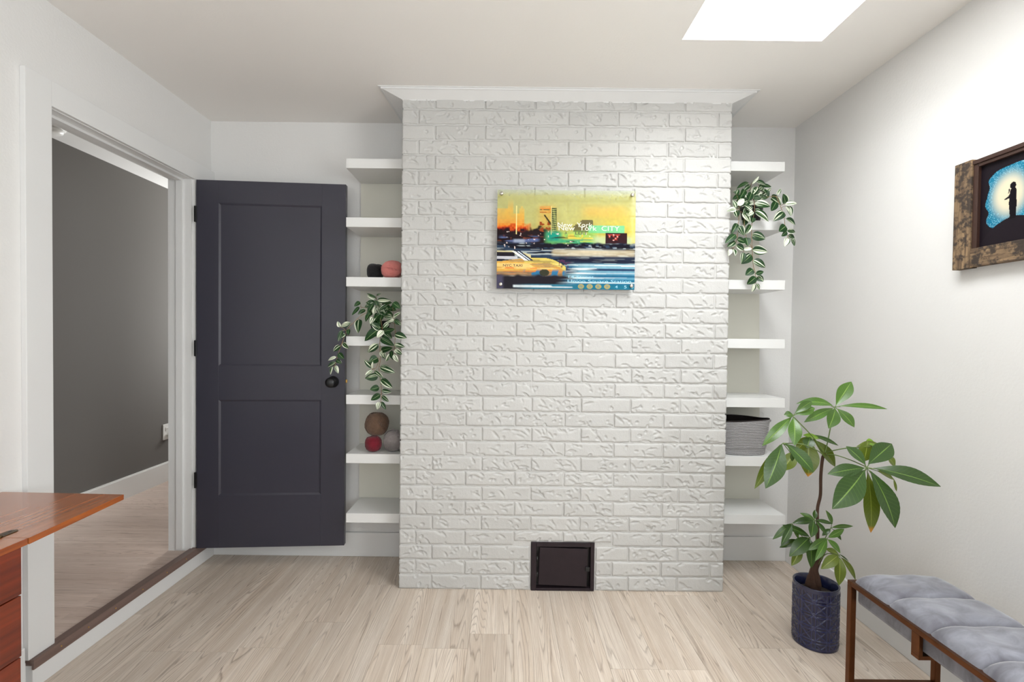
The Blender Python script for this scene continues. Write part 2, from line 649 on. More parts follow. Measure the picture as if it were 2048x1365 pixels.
struct(boxes('wall_front', [(XL, WX0, YF - WT, YF, -0.1, H + 0.12), (WX1, XR, YF - WT, YF, -0.1, H + 0.12),
                            (WX0, WX1, YF - WT, YF, -0.1, WZ0), (WX0, WX1, YF - WT, YF, WZ1, H + 0.12)], 'wall_paint'),
       'off-white wall behind the viewer with a window')
w2 = struct(boxes('window_2', [(WX0, WX0 + 0.05, YF - 0.10, YF - 0.04, WZ0, WZ1), (WX1 - 0.05, WX1, YF - 0.10, YF - 0.04, WZ0, WZ1),
                               (WX0 + 0.05, WX1 - 0.05, YF - 0.10, YF - 0.04, WZ0, WZ0 + 0.05), (WX0 + 0.05, WX1 - 0.05, YF - 0.10, YF - 0.04, WZ1 - 0.05, WZ1),
                               (-0.225, -0.175, YF - 0.10, YF - 0.04, WZ0 + 0.05, WZ1 - 0.05)], 'trim_white'), 'added white framed window out of view in the right wall')
box('pane', WX0 + 0.05, -0.225, YF - 0.072, YF - 0.066, WZ0 + 0.05, WZ1 - 0.05, 'window_glass', w2)
box('pane', -0.175, WX1 - 0.05, YF - 0.072, YF - 0.066, WZ0 + 0.05, WZ1 - 0.05, 'window_glass', w2)

# skylight: plastered shaft through the ceiling, curb and glazing above
w1 = struct(boxes('window_1', [(SKX0 - 0.03, SKX0, SKY0 - 0.03, SKY1 + 0.03, H + 0.12, H + 0.46), (SKX1, SKX1 + 0.03, SKY0 - 0.03, SKY1 + 0.03, H + 0.12, H + 0.46),
                               (SKX0, SKX1, SKY0 - 0.03, SKY0, H + 0.12, H + 0.46), (SKX0, SKX1, SKY1, SKY1 + 0.03, H + 0.12, H + 0.46)], 'hall_white'),
            'white skylight shaft in the ceiling')
box('pane', SKX0 - 0.03, SKX1 + 0.03, SKY0 - 0.03, SKY1 + 0.03, H + 0.46, H + 0.468, 'window_glass', w1)

# baseboards
BH, BT = 0.142, 0.014


def baseboard(name, x0, x1, y0, y1, z0, h, front):
    """front: which side carries the little cap bevel"""
    o = boxes(name, [(x0, x1, y0, y1, z0, z0 + h)], 'trim_white', bevel=0.004)
    return struct(o)


baseboard('baseboard_back', XL, -0.536, YB - BT, YB, 0, BH, 'y')
baseboard('baseboard_back_alcove', 1.138, XR, YB - BT, YB, 0, BH, 'y')
baseboard('baseboard_right', XR - BT, XR, YF, YB - BT, 0, BH, 'x')
baseboard('baseboard_left', XL, XL + BT, YF, 1.742, 0, 0.165, 'x')
baseboard('baseboard_front', XL + BT, XR - BT, YF, YF + BT, 0, BH, 'y')

# doorway casing and jambs (all on top of the raised threshold)
CT = 0.020
struct(boxes('trim_1', [(XL, XL + CT, 1.747, 1.850, 0.113, 2.243)], 'trim_white', bevel=0.002), 'white flat casing on the near side of the doorway')
struct(boxes('trim_2', [(XL, XL + CT, 1.850, YB, 2.148, 2.243)], 'trim_white', bevel=0.002), 'white flat head casing above the doorway')
struct(boxes('trim_3', [(XL, XL + CT, 2.700, 2.790, 0.113, 2.148)], 'trim_white', bevel=0.002), 'white casing on the hinge side of the doorway')
jm = struct(boxes('trim_4', [(XL - WT - 0.004, XL + 0.003, DN - 0.02, DN, 0.100, DT), (XL - WT - 0.004, XL + 0.003, DF, DF + 0.02, 0.100, DT),
                             (XL - WT - 0.004, XL + 0.003, DN - 0.02, DF + 0.02, DT, DT + 0.02)], 'trim_white'), 'white door jamb lining')
box('door_stop', XL - 0.075, XL - 0.040, DN, DN + 0.011, 0.113, DT - 0.011, 'trim_white', jm)
box('door_stop', XL - 0.075, XL - 0.040, DF - 0.011, DF, 0.113, DT - 0.011, 'trim_white', jm)
box('door_stop', XL - 0.075, XL - 0.040, DN, DF, DT - 0.011, DT, 'trim_white', jm)

# raised threshold: white riser board, dark nosing with screws
rs = struct(boxes('trim_5', [(XL, XL + 0.026, 1.756, YB - BT, 0.0, 0.088)], 'trim_white', bevel=0.002), 'white riser board under the doorway step')
ns = struct(boxes('trim_6', [(XL - 0.006, XL + 0.034, DN, DF, 0.1005, 0.1125), (XL, XL + 0.034, 1.752, DN, 0.1005, 0.1125), (XL, XL + 0.034, DF, YB - BT, 0.1005, 0.1125),
                             (XL + 0.0262, XL + 0.034, 1.752, YB - BT, 0.076, 0.1005), (XL, XL + 0.0262, 1.756, YB - BT, 0.088, 0.1005)], 'threshold_brown'),
            'dark brown wooden nosing on the doorway step')
for y in (1.862, 1.985, 2.125, 2.285, 2.45, 2.60):
    lathe('screw', [(0.0035, 0.0), (0.003, 0.0014), (0.001, 0.0018)], (XL + 0.034, y, 0.094), 'brass', ns, 8, axis='X').rotation_euler[2] = math.pi

# crown around the chimney breast top: sloped boards on three sides
def crown():
    ex0, ex1, ey = -0.645, 1.246, 2.444
    zt, zb = H, 2.493
    f = 0.011
    pr = [  # (outer path index offset) profile from chimney foot to ceiling
        (0.0, zb), (0.006, zb + 0.004), (0.80, zt - 0.012), (0.88, zt - 0.012), (0.88, zt - 0.004), (1.0, zt - 0.003), (1.0, zt)]
    V, F = [], []
    for t, z in pr:
        for (ix, iy), (ox, oy) in (((-0.533, YB), (-0.612, YB)), ((-0.533, YC), (ex0, ey)), ((1.134, YC), (ex1, ey)), ((1.134, YB), (1.251, YB))):
            V.append((ix + (ox - ix) * t, iy + (oy - iy) * t, z))
    for i in range(len(pr) - 1):
        for j in range(3):
            F.append((i * 4 + j, i * 4 + j + 1, (i + 1) * 4 + j + 1, (i + 1) * 4 + j))
    o = mesh('trim_7', V, F, 'trim_white')
    struct(o, 'white crown board around the top of the brick chimney')


crown()

# ------------------------------------------------------------------ hall beyond the doorway
hf = struct(box('floor_hall', HX, XL - WT, 0.9, 5.6, -0.1, HZ - 0.012, 'threshold_brown'), 'pale plank floor of the hall')
y = 0.9
while y < 5.6:
    box('plank', HX, XL - (WT if not (DN <= y + 0.19 and y <= DF) else WT), y + 0.0004, min(5.6, y + 0.19) - 0.0004, HZ - 0.012, HZ, 'hall_oak', hf)
    y += 0.19
o = box('plank', XL - WT, XL - 0.002, DN, DF, HZ - 0.012, HZ, 'hall_oak', hf)
for o in hf.children:     # the grain of the hall planks runs across the hall
    x0, x1, y0, y1, z0, z1 = [f([c[i] for c in o.bound_box]) for i in range(3) for f in (min, max)]
    me = o.data
    co = np.empty(len(me.vertices) * 3)
    me.vertices.foreach_get('co', co)
    co = co.reshape(-1, 3)
    nw = co.copy()
    nw[:, 0], nw[:, 1] = co[:, 1], -co[:, 0]
    me.vertices.foreach_set('co', nw.ravel())
    o.rotation_euler[2] = math.pi / 2
struct(box('wall_hall', HX - WT, HX, 0.8, 5.7, -0.1, 2.7, 'hall_grey'), 'grey painted hall wall')
struct(box('ceiling_hall', HX - WT, XL - WT, 0.8, 5.7, HC, HC + 0.1, 'hall_white'), 'white hall ceiling')
struct(box('wall_hall_near', HX, XL - WT, 0.8, 0.9, -0.1, HC, 'hall_grey'))
struct(box('wall_hall_side', XL - WT, XL - WT + 0.1, YB + WT, 5.7, -0.1, HC, 'hall_grey'))
struct(boxes('wall_hall_end', [(HX, XL - WT, 5.6, 5.7, -0.1, 0.7), (HX, XL - WT, 5.6, 5.7, 2.3, HC), (HX, -2.68, 5.6, 5.7, 0.7, 2.3), (-1.92, XL - WT, 5.6, 5.7, 0.7, 2.3)], 'hall_grey'))
w3 = struct(boxes('window_3', [(-2.68, -2.64, 5.62, 5.68, 0.7, 2.3), (-1.96, -1.92, 5.62, 5.68, 0.7, 2.3), (-2.64, -1.96, 5.62, 5.68, 0.7, 0.74), (-2.64, -1.96, 5.62, 5.68, 2.26, 2.3)], 'trim_white'))
box('pane', -2.64, -1.96, 5.648, 5.654, 0.74, 2.26, 'window_glass', w3)
struct(boxes('baseboard_hall', [(HX, HX + 0.015, 0.9, 5.6, HZ, HZ + 0.148), (HX, HX + 0.010, 0.9, 5.6, HZ + 0.148, HZ + 0.156)], 'hall_white'))

# outlet on the hall wall with a plug-in
oy0, oy1, oz0, oz1 = 3.93, 4.015, 0.44, 0.566
ot = empty('wall_outlet', (HX, (oy0 + oy1) / 2, oz0), 'white outlet cover plate on the grey hall wall', 'outlet')
box('cover_plate', HX, HX + 0.006, oy0, oy1, oz0, oz1, 'plastic_white', ot, 0.0015)
for dz in (0.030, 0.084):
    s = box('socket', HX + 0.006, HX + 0.009, oy0 + 0.027, oy1 - 0.027, oz0 + dz - 0.014, oz0 + dz + 0.014, 'plastic_white', ot, 0.001)
    for dy in (-0.006, 0.006):
        box('slot', HX + 0.009, HX + 0.0094, (oy0 + oy1) / 2 + dy - 0.001, (oy0 + oy1) / 2 + dy + 0.001, oz0 + dz - 0.005, oz0 + dz + 0.006, 'slot_dark', s)
lathe('plug_in_freshener', [(0.024, 0.0), (0.025, -0.004), (0.023, -0.026), (0.016, -0.034), (0.004, -0.036)], (HX + 0.0095, oy1 - 0.004, oz0 + 0.042), 'plastic_white', None, 20, axis='X')
tag(bpy.data.objects['plug_in_freshener'], 'small round white device plugged into the hall outlet', 'plug')
# round ceiling detector in the hall
p = U(100, 255, Z=HC)
dt = empty('smoke_detector', (p.x, p.y, HC), 'round white smoke detector on the hall ceiling', 'detector')
lathe('base_ring', [(0.070, -0.008), (0.072, 0.0)], (p.x, p.y, HC), 'plastic_white', dt, 32)
lathe('cover', [(0.02, -0.036), (0.045, -0.034), (0.058, -0.026), (0.062, -0.008)], (p.x, p.y, HC), 'plastic_white', dt, 32)

# ------------------------------------------------------------------ painted brick chimney breast
CX0, CX1 = -0.533, 1.134
PIT, BL, JO = 0.0766, 0.2530, 0.0085
AX0, AX1, AZ1 = 0.146, 0.470, 0.250      # ash door opening
ch = struct(boxes('wall_chimney', [(CX0 + 0.004, CX1 - 0.004, YC + 0.06, YB, 0, H), (CX0 + 0.004, AX0 - 0.002, YC + 0.0050, YC + 0.06, 0, H),
                                   (AX1 + 0.002, CX1 - 0.004, YC + 0.0050, YC + 0.06, 0, H), (AX0 - 0.002, AX1 + 0.002, YC + 0.0050, YC + 0.06, AZ1, H)], 'mortar_paint'),
            'white painted brick chimney breast')


def brick(x0, x1, z0, z1):
    w, h = x1 - x0, z1 - z0
    nx, nz = max(6, int(w / 0.0042)), max(5, int(h / 0.0042))
    xs = np.linspace(0, w, nx + 1)
    zs = np.linspace(0, h, nz + 1)
    # ease the grid towards the edges for a rounded arris
    X, Z = np.meshgrid(xs, zs)
    d = np.zeros_like(X)
    nd = max(1, int(RNG.poisson(9 * w / 0.25)))
    for _ in range(nd):
        cx, cz = RNG.uniform(0.01, max(0.012, w - 0.01)), RNG.uniform(0.004, h - 0.004)
        if RNG.random() < 0.45:
            a, b = RNG.uniform(0.008, 0.014), RNG.uniform(0.006, 0.010)
            th, dep = RNG.uniform(0, 3.14), RNG.uniform(0.0035, 0.0065)
        else:
            a, b = RNG.uniform(0.016, 0.030), RNG.uniform(0.0045, 0.008)
            th, dep = (RNG.uniform(-1.15, -0.3) if RNG.random() < 0.6 else RNG.uniform(-0.25, 0.35)), RNG.uniform(0.0035, 0.0065)
        u = (X - cx) * math.cos(th) + (Z - cz) * math.sin(th)
        v = -(X - cx) * math.sin(th) + (Z - cz) * math.cos(th)
        q = (u / a) ** 2 + (v / b) ** 2
        d -= 1.2 * dep * np.clip(1 - q, 0, 1) ** 0.8
        d += dep * 0.35 * np.exp(-((np.sqrt(q) - 1.25) / 0.22) ** 2) * (v > 0)
    # slow undulation
    d += 0.0009 * np.sin(X * RNG.uniform(20, 45) + RNG.uniform(0, 6)) * np.cos(Z * RNG.uniform(20, 60) + RNG.uniform(0, 6))
    e = np.minimum(np.minimum(X, w - X), np.minimum(Z, h - Z))
    d -= 0.0030 * np.clip(1 - e / 0.006, 0, 1) ** 2
    d += RNG.uniform(-0.0008, 0.0014) + RNG.uniform(-0.0016, 0.0022) * (Z / h - 0.5) + RNG.uniform(-0.0012, 0.0012) * (X / w - 0.5)
    bx = X + 0.0009 * np.sin(Z * 170 + RNG.uniform(0, 6)) * ((X < 0.003) | (X > w - 0.003))
    bz = Z + (0.0013 * np.sin(X * 60 + RNG.uniform(0, 6)) + 0.0008 * np.sin(X * 190 + RNG.uniform(0, 6))) * ((Z < 0.003) | (Z > h - 0.003))
    V = np.stack([bx - w / 2, -d, bz], -1).reshape(-1, 3)
    n = nx + 1
    F = []
    for j in range(nz):
        for i in range(nx):
            a = j * n + i
            F.append((a, a + 1, a + n + 1, a + n))
    ring = [i for i in range(n)] + [j * n + nx for j in range(1, nz + 1)] + [nz * n + i for i in range(nx - 1, -1, -1)] + [j * n for j in range(nz - 1, 0, -1)]
    base = len(V)
    V = np.vstack([V, [(V[r][0], 0.013, V[r][2]) for r in ring]])
    m = len(ring)
    for q in range(m):
        F.append((ring[(q + 1) % m], ring[q], base + q, base + (q + 1) % m))
    o = mesh('brick', V, F, 'brick_paint', smooth=True)
    o.location = ((x0 + x1) / 2, YC, z0)
    adopt(o, ch)


r = 0
while r * PIT < 2.52:
    z0, z1 = r * PIT + (JO / 2 if r else 0.003), min((r + 1) * PIT - JO / 2, H - 0.004)
    js = -0.368 if r % 2 == 0 else -0.452
    xs = [CX0 - JO / 2] + [js + BL * q for q in range(7) if js + BL * q < CX1 - 0.05] + [CX1 + JO / 2]
    for a, b in zip(xs, xs[1:]):
        jit = RNG.uniform(-0.003, 0.003)
        a, b = a + JO * 0.36, b - JO * 0.36
        if z0 < AZ1 - 0.01 and b > AX0 and a < AX1:
            if z1 > AZ1 + 0.03:
                brick(a, b, AZ1 + 0.004, z1)
            else:
                if AX0 - a > 0.02:
                    brick(a, AX0 - 0.008, z0, z1)
                if b - AX1 > 0.02:
                    brick(AX1 + 0.008, b, z0, z1)
        else:
            brick(a, b, z0, z1)
    r += 1

# iron ash door set in the chimney foot
ad = empty('ash_door', ((AX0 + AX1) / 2, YC, 0), 'small dark iron cleanout door at the foot of the brick chimney', 'ash door')
adf = boxes('door_frame', [(AX0, AX0 + 0.026, YC - 0.006, YC + 0.05, 0.001, AZ1), (AX1 - 0.020, AX1, YC - 0.006, YC + 0.05, 0.001, AZ1),
                           (AX0 + 0.026, AX1 - 0.020, YC - 0.006, YC + 0.05, AZ1 - 0.022, AZ1), (AX0 + 0.026, AX1 - 0.020, YC - 0.006, YC + 0.05, 0.001, 0.014)], 'cast_iron', ad, 0.0025)
box('recess', AX0 + 0.026, AX1 - 0.020, YC + 0.03, YC + 0.05, 0.014, AZ1 - 0.022, 'black_metal', ad)
lf = boxes('door_leaf', [(0.183, 0.432, YC - 0.004, YC + 0.006, 0.022, 0.217)], 'cast_iron', None, 0.003, origin=(0.183, YC, 0.022))
lf.rotation_euler[1] = math.radians(1.6)
lf.location.z = 0.030
adopt(lf, ad)
for z in (0.085, 0.165):
    tube('hinge_pin', [(0.177, YC - 0.004, z - 0.010), (0.177, YC - 0.004, z + 0.010)], 0.0045, 'black_metal', ad, 8)
box('latch', 0.424, 0.446, YC - 0.012, YC - 0.003, 0.105, 0.128, 'black_metal', ad, 0.003)

# ------------------------------------------------------------------ door, open against the back wall
hx, hy = -1.693, 2.686
ex, ey = -0.897, 2.744
dang = math.atan2(ey - hy, ex - hx)
dw = math.hypot(ex - hx, ey - hy)
door = boxes('door_1', [(0, dw, 0.004, 0.034, 0, 2.026)], 'door_paint', origin=(0, 0, 0))
struct(door, 'dark slate two-panel door standing open against the wall')
dparts = []


def dbox(name, a, b, z0, z1, y0, y1, mat, bev=0.0015):
    o = boxes(name, [(a, b, y0, y1, z0, z1)], mat, None, bev, origin=(0, 0, 0))
    o.parent = door
    return o


SW = 0.118
dbox('stile', 0, SW, 0, 2.026, -0.002, 0.006, 'door_paint')
dbox('stile', dw - SW - 0.012, dw, 0, 2.026, -0.002, 0.006, 'door_paint')
for z0, z1 in ((0, 0.292), (0.822, 1.012), (1.902, 2.026)):
    dbox('rail', SW, dw - SW - 0.012, z0, z1, -0.002, 0.006, 'door_paint')


def bead(z0, z1):      # sloped sticking round a panel
    a0, a1, s = SW, dw - SW - 0.012, 0.009
    V = [(a0, -0.0015, z0), (a1, -0.0015, z0), (a1, -0.0015, z1), (a0, -0.0015, z1), (a0 + s, 0.0038, z0 + s), (a1 - s, 0.0038, z0 + s), (a1 - s, 0.0038, z1 - s), (a0 + s, 0.0038, z1 - s)]
    F = [(i, (i + 1) % 4, 4 + (i + 1) % 4, 4 + i) for i in range(4)]
    o = mesh('moulding', V, F, 'door_paint')
    o.parent = door


bead(0.292, 0.822)
bead(1.012, 1.902)
for z in (0.335, 1.062, 1.795):
    o = dbox('hinge', -0.010, 0.004, z, z + 0.088, -0.008, 0.004, 'black_metal', 0.003)
kn = lathe('knob', [(0.032, 0.0), (0.032, 0.005), (0.013, 0.008), (0.011, 0.028), (0.020, 0.034), (0.0275, 0.044), (0.0285, 0.056), (0.024, 0.066), (0.012, 0.071)], (0, 0, 0), 'black_metal', None, 28, axis='Y')
kn.location = (dw - 0.064, -0.002, 0.925)
kn.parent = door
o = dbox('latch', dw, dw + 0.009, 0.918, 0.936, 0.012, 0.024, 'brass', 0.002)
door.location = (hx, hy, 0.116)
door.rotation_euler[2] = dang

# ------------------------------------------------------------------ shelves
LZ = [2.184, 1.875, 1.561, 1.247, 0.936, 0.621, 0.302]
RZ = [2.192, 1.883, 1.569, 1.257, 0.943, 0.629, 0.318]
YSH = YB - 0.016
YS0 = YSH - 0.262
pl = boxes('trim_8', [(-0.848, CX0 - 0.001, YSH, YB, 0.352, 2.184)], 'panel_paint')
struct(pl, 'backing panel behind the shelves beside the door')
prv = [(1.463, 2.192), (1.503, 0.368)]
V = [(CX1 + 0.001, YSH, 0.368), (1.503, YSH, 0.368), (1.463, YSH, 2.192), (CX1 + 0.001, YSH, 2.192)]
V += [(x, YB, z) for x, y, z in V]
o = mesh('trim_9', V, [(0, 1, 2, 3), (7, 6, 5, 4), (0, 4, 5, 1), (1, 5, 6, 2), (2, 6, 7, 3), (3, 7, 4, 0)], 'panel_paint')
struct(o, 'backing panel behind the shelves by the right wall')
ords = ['topmost', 'second from the top', 'third from the top', 'fourth from the top', 'fifth from the top', 'sixth from the top', 'lowest']
for i, z in enumerate(LZ):
    o = box('floating_shelf', -0.849 + 0.0016 * i, CX0 - 0.003, YS0, YSH, z, z + 0.050, 'shelf_white', None, 0.0012)
    tag(o, 'white floating shelf beside the dark door, ' + ords[i] + ' in its alcove', 'shelf', 'shelves beside the door')
for i, z in enumerate(RZ):
    o = box('floating_shelf', CX1 + 0.003, 1.462 + 0.0068 * i, YS0, YSH, z, z + 0.050, 'shelf_white', None, 0.0012)
    tag(o, 'white floating shelf beside the textured right wall, ' + ords[i] + ' in its alcove', 'shelf', 'shelves by the right wall')

# ------------------------------------------------------------------ yarn balls


def yarn_ball(name, label, c, r, mat, turns, rad, zsq=1.0, seed=1, tilt=0.0, power=2.0):
    pitch = 2.15 * rad / (2 * math.pi * r)
    rg = random.Random(seed)
    path = []
    n = int(turns * 22)
    for i in range(n):
        th = 2 * math.pi * i / 22
        ph = th * pitch + 0.25 * math.sin(th * 0.031)
        inc = 0.80 + 0.62 * math.sin(th * 0.0135 + seed)
        x, y, z = math.cos(th), math.sin(th) * math.cos(inc), math.sin(th) * math.sin(inc)
        x, y = x * math.cos(ph) - y * math.sin(ph), x * math.sin(ph) + y * math.cos(ph)
        if power != 2.0:      # squarer, cake-like ball
            k_ = (abs(math.hypot(x, y)) ** power + abs(z) ** power) ** (-1 / power)
            x, y, z = x * k_, y * k_, z * k_
        rr = 1.0 + 0.035 * rg.random()
        path.append(Vector((x * r * rr, y * r * rr, z * r * rr * zsq)))
    V, F = tubevf(path, rad, 5)
    # solid core under the winding
    nv = len(V)
    sg, rn = 20, 12
    for j in range(rn + 1):
        for s in range(sg):
            a, b = math.pi * j / rn, 2 * math.pi * s / sg
            x, y, z = math.sin(a) * math.cos(b), math.sin(a) * math.sin(b), math.cos(a)
            if power != 2.0:
                k_ = (abs(math.hypot(x, y)) ** power + abs(z) ** power) ** (-1 / power)
                x, y, z = x * k_, y * k_, z * k_
            V.append(Vector((x, y, z * zsq)) * r * 0.955)
    for j in range(rn):
        for s in range(sg):
            F.append((nv + j * sg + s, nv + j * sg + (s + 1) % sg, nv + (j + 1) * sg + (s + 1) % sg, nv + (j + 1) * sg + s))
    o = mesh(name, V, F, mat, smooth=True)
    o.location = c
    o.rotation_euler = (tilt, 0, 0.4 * seed)
    tag(o, label, 'yarn', 'yarn balls on the shelves')
    return o


zt = LZ[2] + 0.05
yarn_ball('yarn_ball', 'black ball of yarn beside the pink one', (-0.722, 2.712, zt + 0.0445), 0.043, 'yarn_black', 60, 0.0018, 0.97, 2, power=3.0)
yarn_ball('yarn_ball', 'salmon pink ball of yarn beside the black one', (-0.617, 2.664, zt + 0.0495), 0.056, 'yarn_pink', 64, 0.0022, 0.82, 5, power=2.6)
zt = LZ[5] + 0.05
yarn_ball('yarn_ball', 'burgundy ball of yarn below the brown one', (-0.713, 2.662, zt + 0.0425), 0.043, 'yarn_burgundy', 60, 0.0016, 0.95, 3, power=2.6)
yarn_ball('yarn_ball', 'grey ball of yarn beside the burgundy one', (-0.609, 2.675, zt + 0.0585), 0.049, 'yarn_grey', 56, 0.0022, 1.15, 4, power=2.4)
yarn_ball('yarn_ball', 'brown ball of yarn resting on top of the burgundy ball', (-0.702, 2.690, zt + 0.1455), 0.060, 'yarn_brown', 44, 0.0036, 1.02, 6, 0.3, 2.3)

# ------------------------------------------------------------------ rope basket on the right shelf
bz = RZ[5] + 0.05
bk = empty('rope_basket', (1.305, 2.72, bz), 'grey coiled rope basket on a white shelf by the right wall', 'basket')
V, F = [], []
NC, SEG = 21, 48
hgt = 0.185


def bell(t, a):
    f = 0.86 + 0.14 * min(1, t * 1.6) if t < 0.2 else 0.90 + 0.12 * t
    x, y = math.cos(a), math.sin(a)
    k_ = (abs(x) ** 3 + abs(y) ** 3) ** (-1 / 3)
    return x * k_ * 0.143 * f, y * k_ * 0.108 * f


rows = []
for j in range(NC * 6 + 1):
    t = j / (NC * 6)
    b = 0.0036 * abs(math.sin(math.pi * t * NC))
    row = []
    for s in range(SEG):
        a = 2 * math.pi * s / SEG
        x, y = bell(t, a)
        l = math.hypot(x, y)
        sag = 0.010 * math.cos(a) * t - 0.016 * max(0, math.cos(a - 0.5)) ** 3 * t
        row.append((x * (1 + b / l), y * (1 + b / l), 0.002 + t * hgt + sag))
    rows.append(row)
V = [p for row in rows for p in row]
for j in range(len(rows) - 1):
    for s in range(SEG):
        F.append((j * SEG + s, j * SEG + (s + 1) % SEG, (j + 1) * SEG + (s + 1) % SEG, (j + 1) * SEG + s))
F.append(tuple(range(SEG))[::-1])
o = mesh('coiled_body', V, F, 'grey_rope', smooth=True)
o.location = (1.305, 2.72, bz)
adopt(o, bk)
V2 = [(x * 0.965, y * 0.965, z) for x, y, z in rows[-1]] + [(x * 0.88, y * 0.88, 0.012) for x, y, z in rows[0]]
F2 = [(s, (s + 1) % SEG, SEG + (s + 1) % SEG, SEG + s) for s in range(SEG)] + [tuple(SEG + s for s in range(SEG))]
o = mesh('liner', V2, F2, 'basket_liner', smooth=True)
o.location = (1.305, 2.72, bz)
adopt(o, bk)
tube('rim', [Vector((1.305 + x * 0.99, 2.72 + y * 0.99, bz + z + 0.001)) for x, y, z in rows[-1]], 0.0042, 'basket_liner', bk, 6, True)
hr = [(1.448, 2.685, bz + hgt - 0.012), (1.463, 2.69, bz + hgt - 0.006), (1.469, 2.72, bz + hgt - 0.005), (1.463, 2.75, bz + hgt - 0.006), (1.448, 2.755, bz + hgt - 0.012)]
tube('handle', catmull(hr, 5), 0.0060, 'grey_rope', bk, 8)


# ------------------------------------------------------------------ leaves
def leaf_mesh(name, p0, p1, width, nrm, mat, parent, arch=0.0, fold=0.25, pleat=0.0, shape='ovate', nseg=10, curl=0.0):
    p0, p1 = Vector(p0), Vector(p1)
    ax = p1 - p0
    L = ax.length
    axn = ax.normalized()
    n = Vector(nrm)
    n = n - axn * n.dot(axn)
    if n.length < 1e-4:
        n = axn.orthogonal()
    n.normalize()
    side = axn.cross(n)
    ms = 4
    V, F, UVv = [], [], []
    for i in range(nseg + 1):
        t = i / nseg
        if shape == 'ovate':
            w = (max(0.0, t) ** 0.5) * (1 - t) ** 0.85 * 2.05
        elif shape == 'obovate':
            w = math.sin(math.pi * t ** 1.15) ** 0.95 if t < 1 else 0.0
        else:
            w = math.sin(math.pi * t ** 0.9) ** 0.9
        w = min(1.0, w)
        c = p0 + ax * t + n * (arch * L * 4 * t * (1 - t)) - n * (curl * L * t * t)
        for j in range(-ms, ms + 1):
            s = j / ms
            hw = width * 0.5 * w
            pz = hw * abs(s) * math.sin(fold)
            if pleat:
                ph = t * 13.0 - abs(s) * 2.0
                pz += pleat * width * w * math.cos(2 * math.pi * ph) * abs(s) * (1.2 - abs(s))
            V.append(c + side * (hw * s * math.cos(fold)) + n * pz)
            UVv.append((0.5 + 0.5 * s, t))
    m = 2 * ms + 1
    for i in range(nseg):
        for j in range(m - 1):
            a = i * m + j
            F.append((a, a + 1, a + m + 1, a + m))
    o = mesh(name, V, F, mat, smooth=True)
    uvl = o.data.uv_layers.new(name='UVMap')
    lv = np.empty(len(o.data.loops), dtype=np.int32)
    o.data.loops.foreach_get('vertex_index', lv)
    uvl.data.foreach_set('uv', np.array(UVv)[lv].ravel())
    o.parent = parent
    o.matrix_parent_inverse = parent.matrix_world.inverted()
    return o


# ---- trailing plants: leaves given as (base, tip, width) in enlarged photo crops
def trailing(root, x0, y0, scl, leaves, stems, ydepth, seed):
    rg = random.Random(seed)
    to = lambda p: (x0 + p[0] / scl, y0 + p[1] / scl)
    samples = []
    for path in stems:
        pts = []
        for i, q in enumerate(path):
            px, py = to(q[:2])
            pts.append(U(px, py, Y=q[2]))
        cp = catmull(pts, 5)
        samples += cp
        tube('stem', cp, 0.0014, 'stem_tan', root, 5)
    for (bx, by, tx, ty, w, kind) in leaves:
        a, b = to((bx, by)), to((tx, ty))
        yb = ydepth(bx, by) + rg.uniform(-0.012, 0.012)
        yt = ydepth(tx, ty) + rg.uniform(-0.022, 0.010)
        if ydepth(tx, ty) < 2.49:
            yb, yt = 2.482, 2.472
        ln = math.hypot(a[0] - b[0], a[1] - b[1]) * yb / FPX
        yt = max(yb - 0.7 * ln, min(yb + 0.5 * ln, yt))
        P0, P1 = U(a[0], a[1], Y=yb), U(b[0], b[1], Y=yt)
        nr = Vector((rg.uniform(-0.35, 0.35), -1.0, rg.uniform(-0.1, 0.45)))
        q = min(samples, key=lambda c: (c - P0).length)
        if (q - P0).length > 0.004:
            mid = (q + P0) / 2 + Vector((0, 0, 0.12 * (q - P0).length))
            tube('petiole', catmull([q, mid, P0 + (P1 - P0) * 0.08], 3), 0.0009, 'stem_tan', root, 4)
        mat = {'s': 'leaf_stripe', 'p': 'leaf_pale', 'g': 'leaf_plain'}[kind]
        leaf_mesh('leaf', P0, P1, w / scl * yb / FPX * 1.22, nr, mat, root, arch=rg.uniform(0.02, 0.10), fold=rg.uniform(0.1, 0.35), shape='ovate', nseg=8)


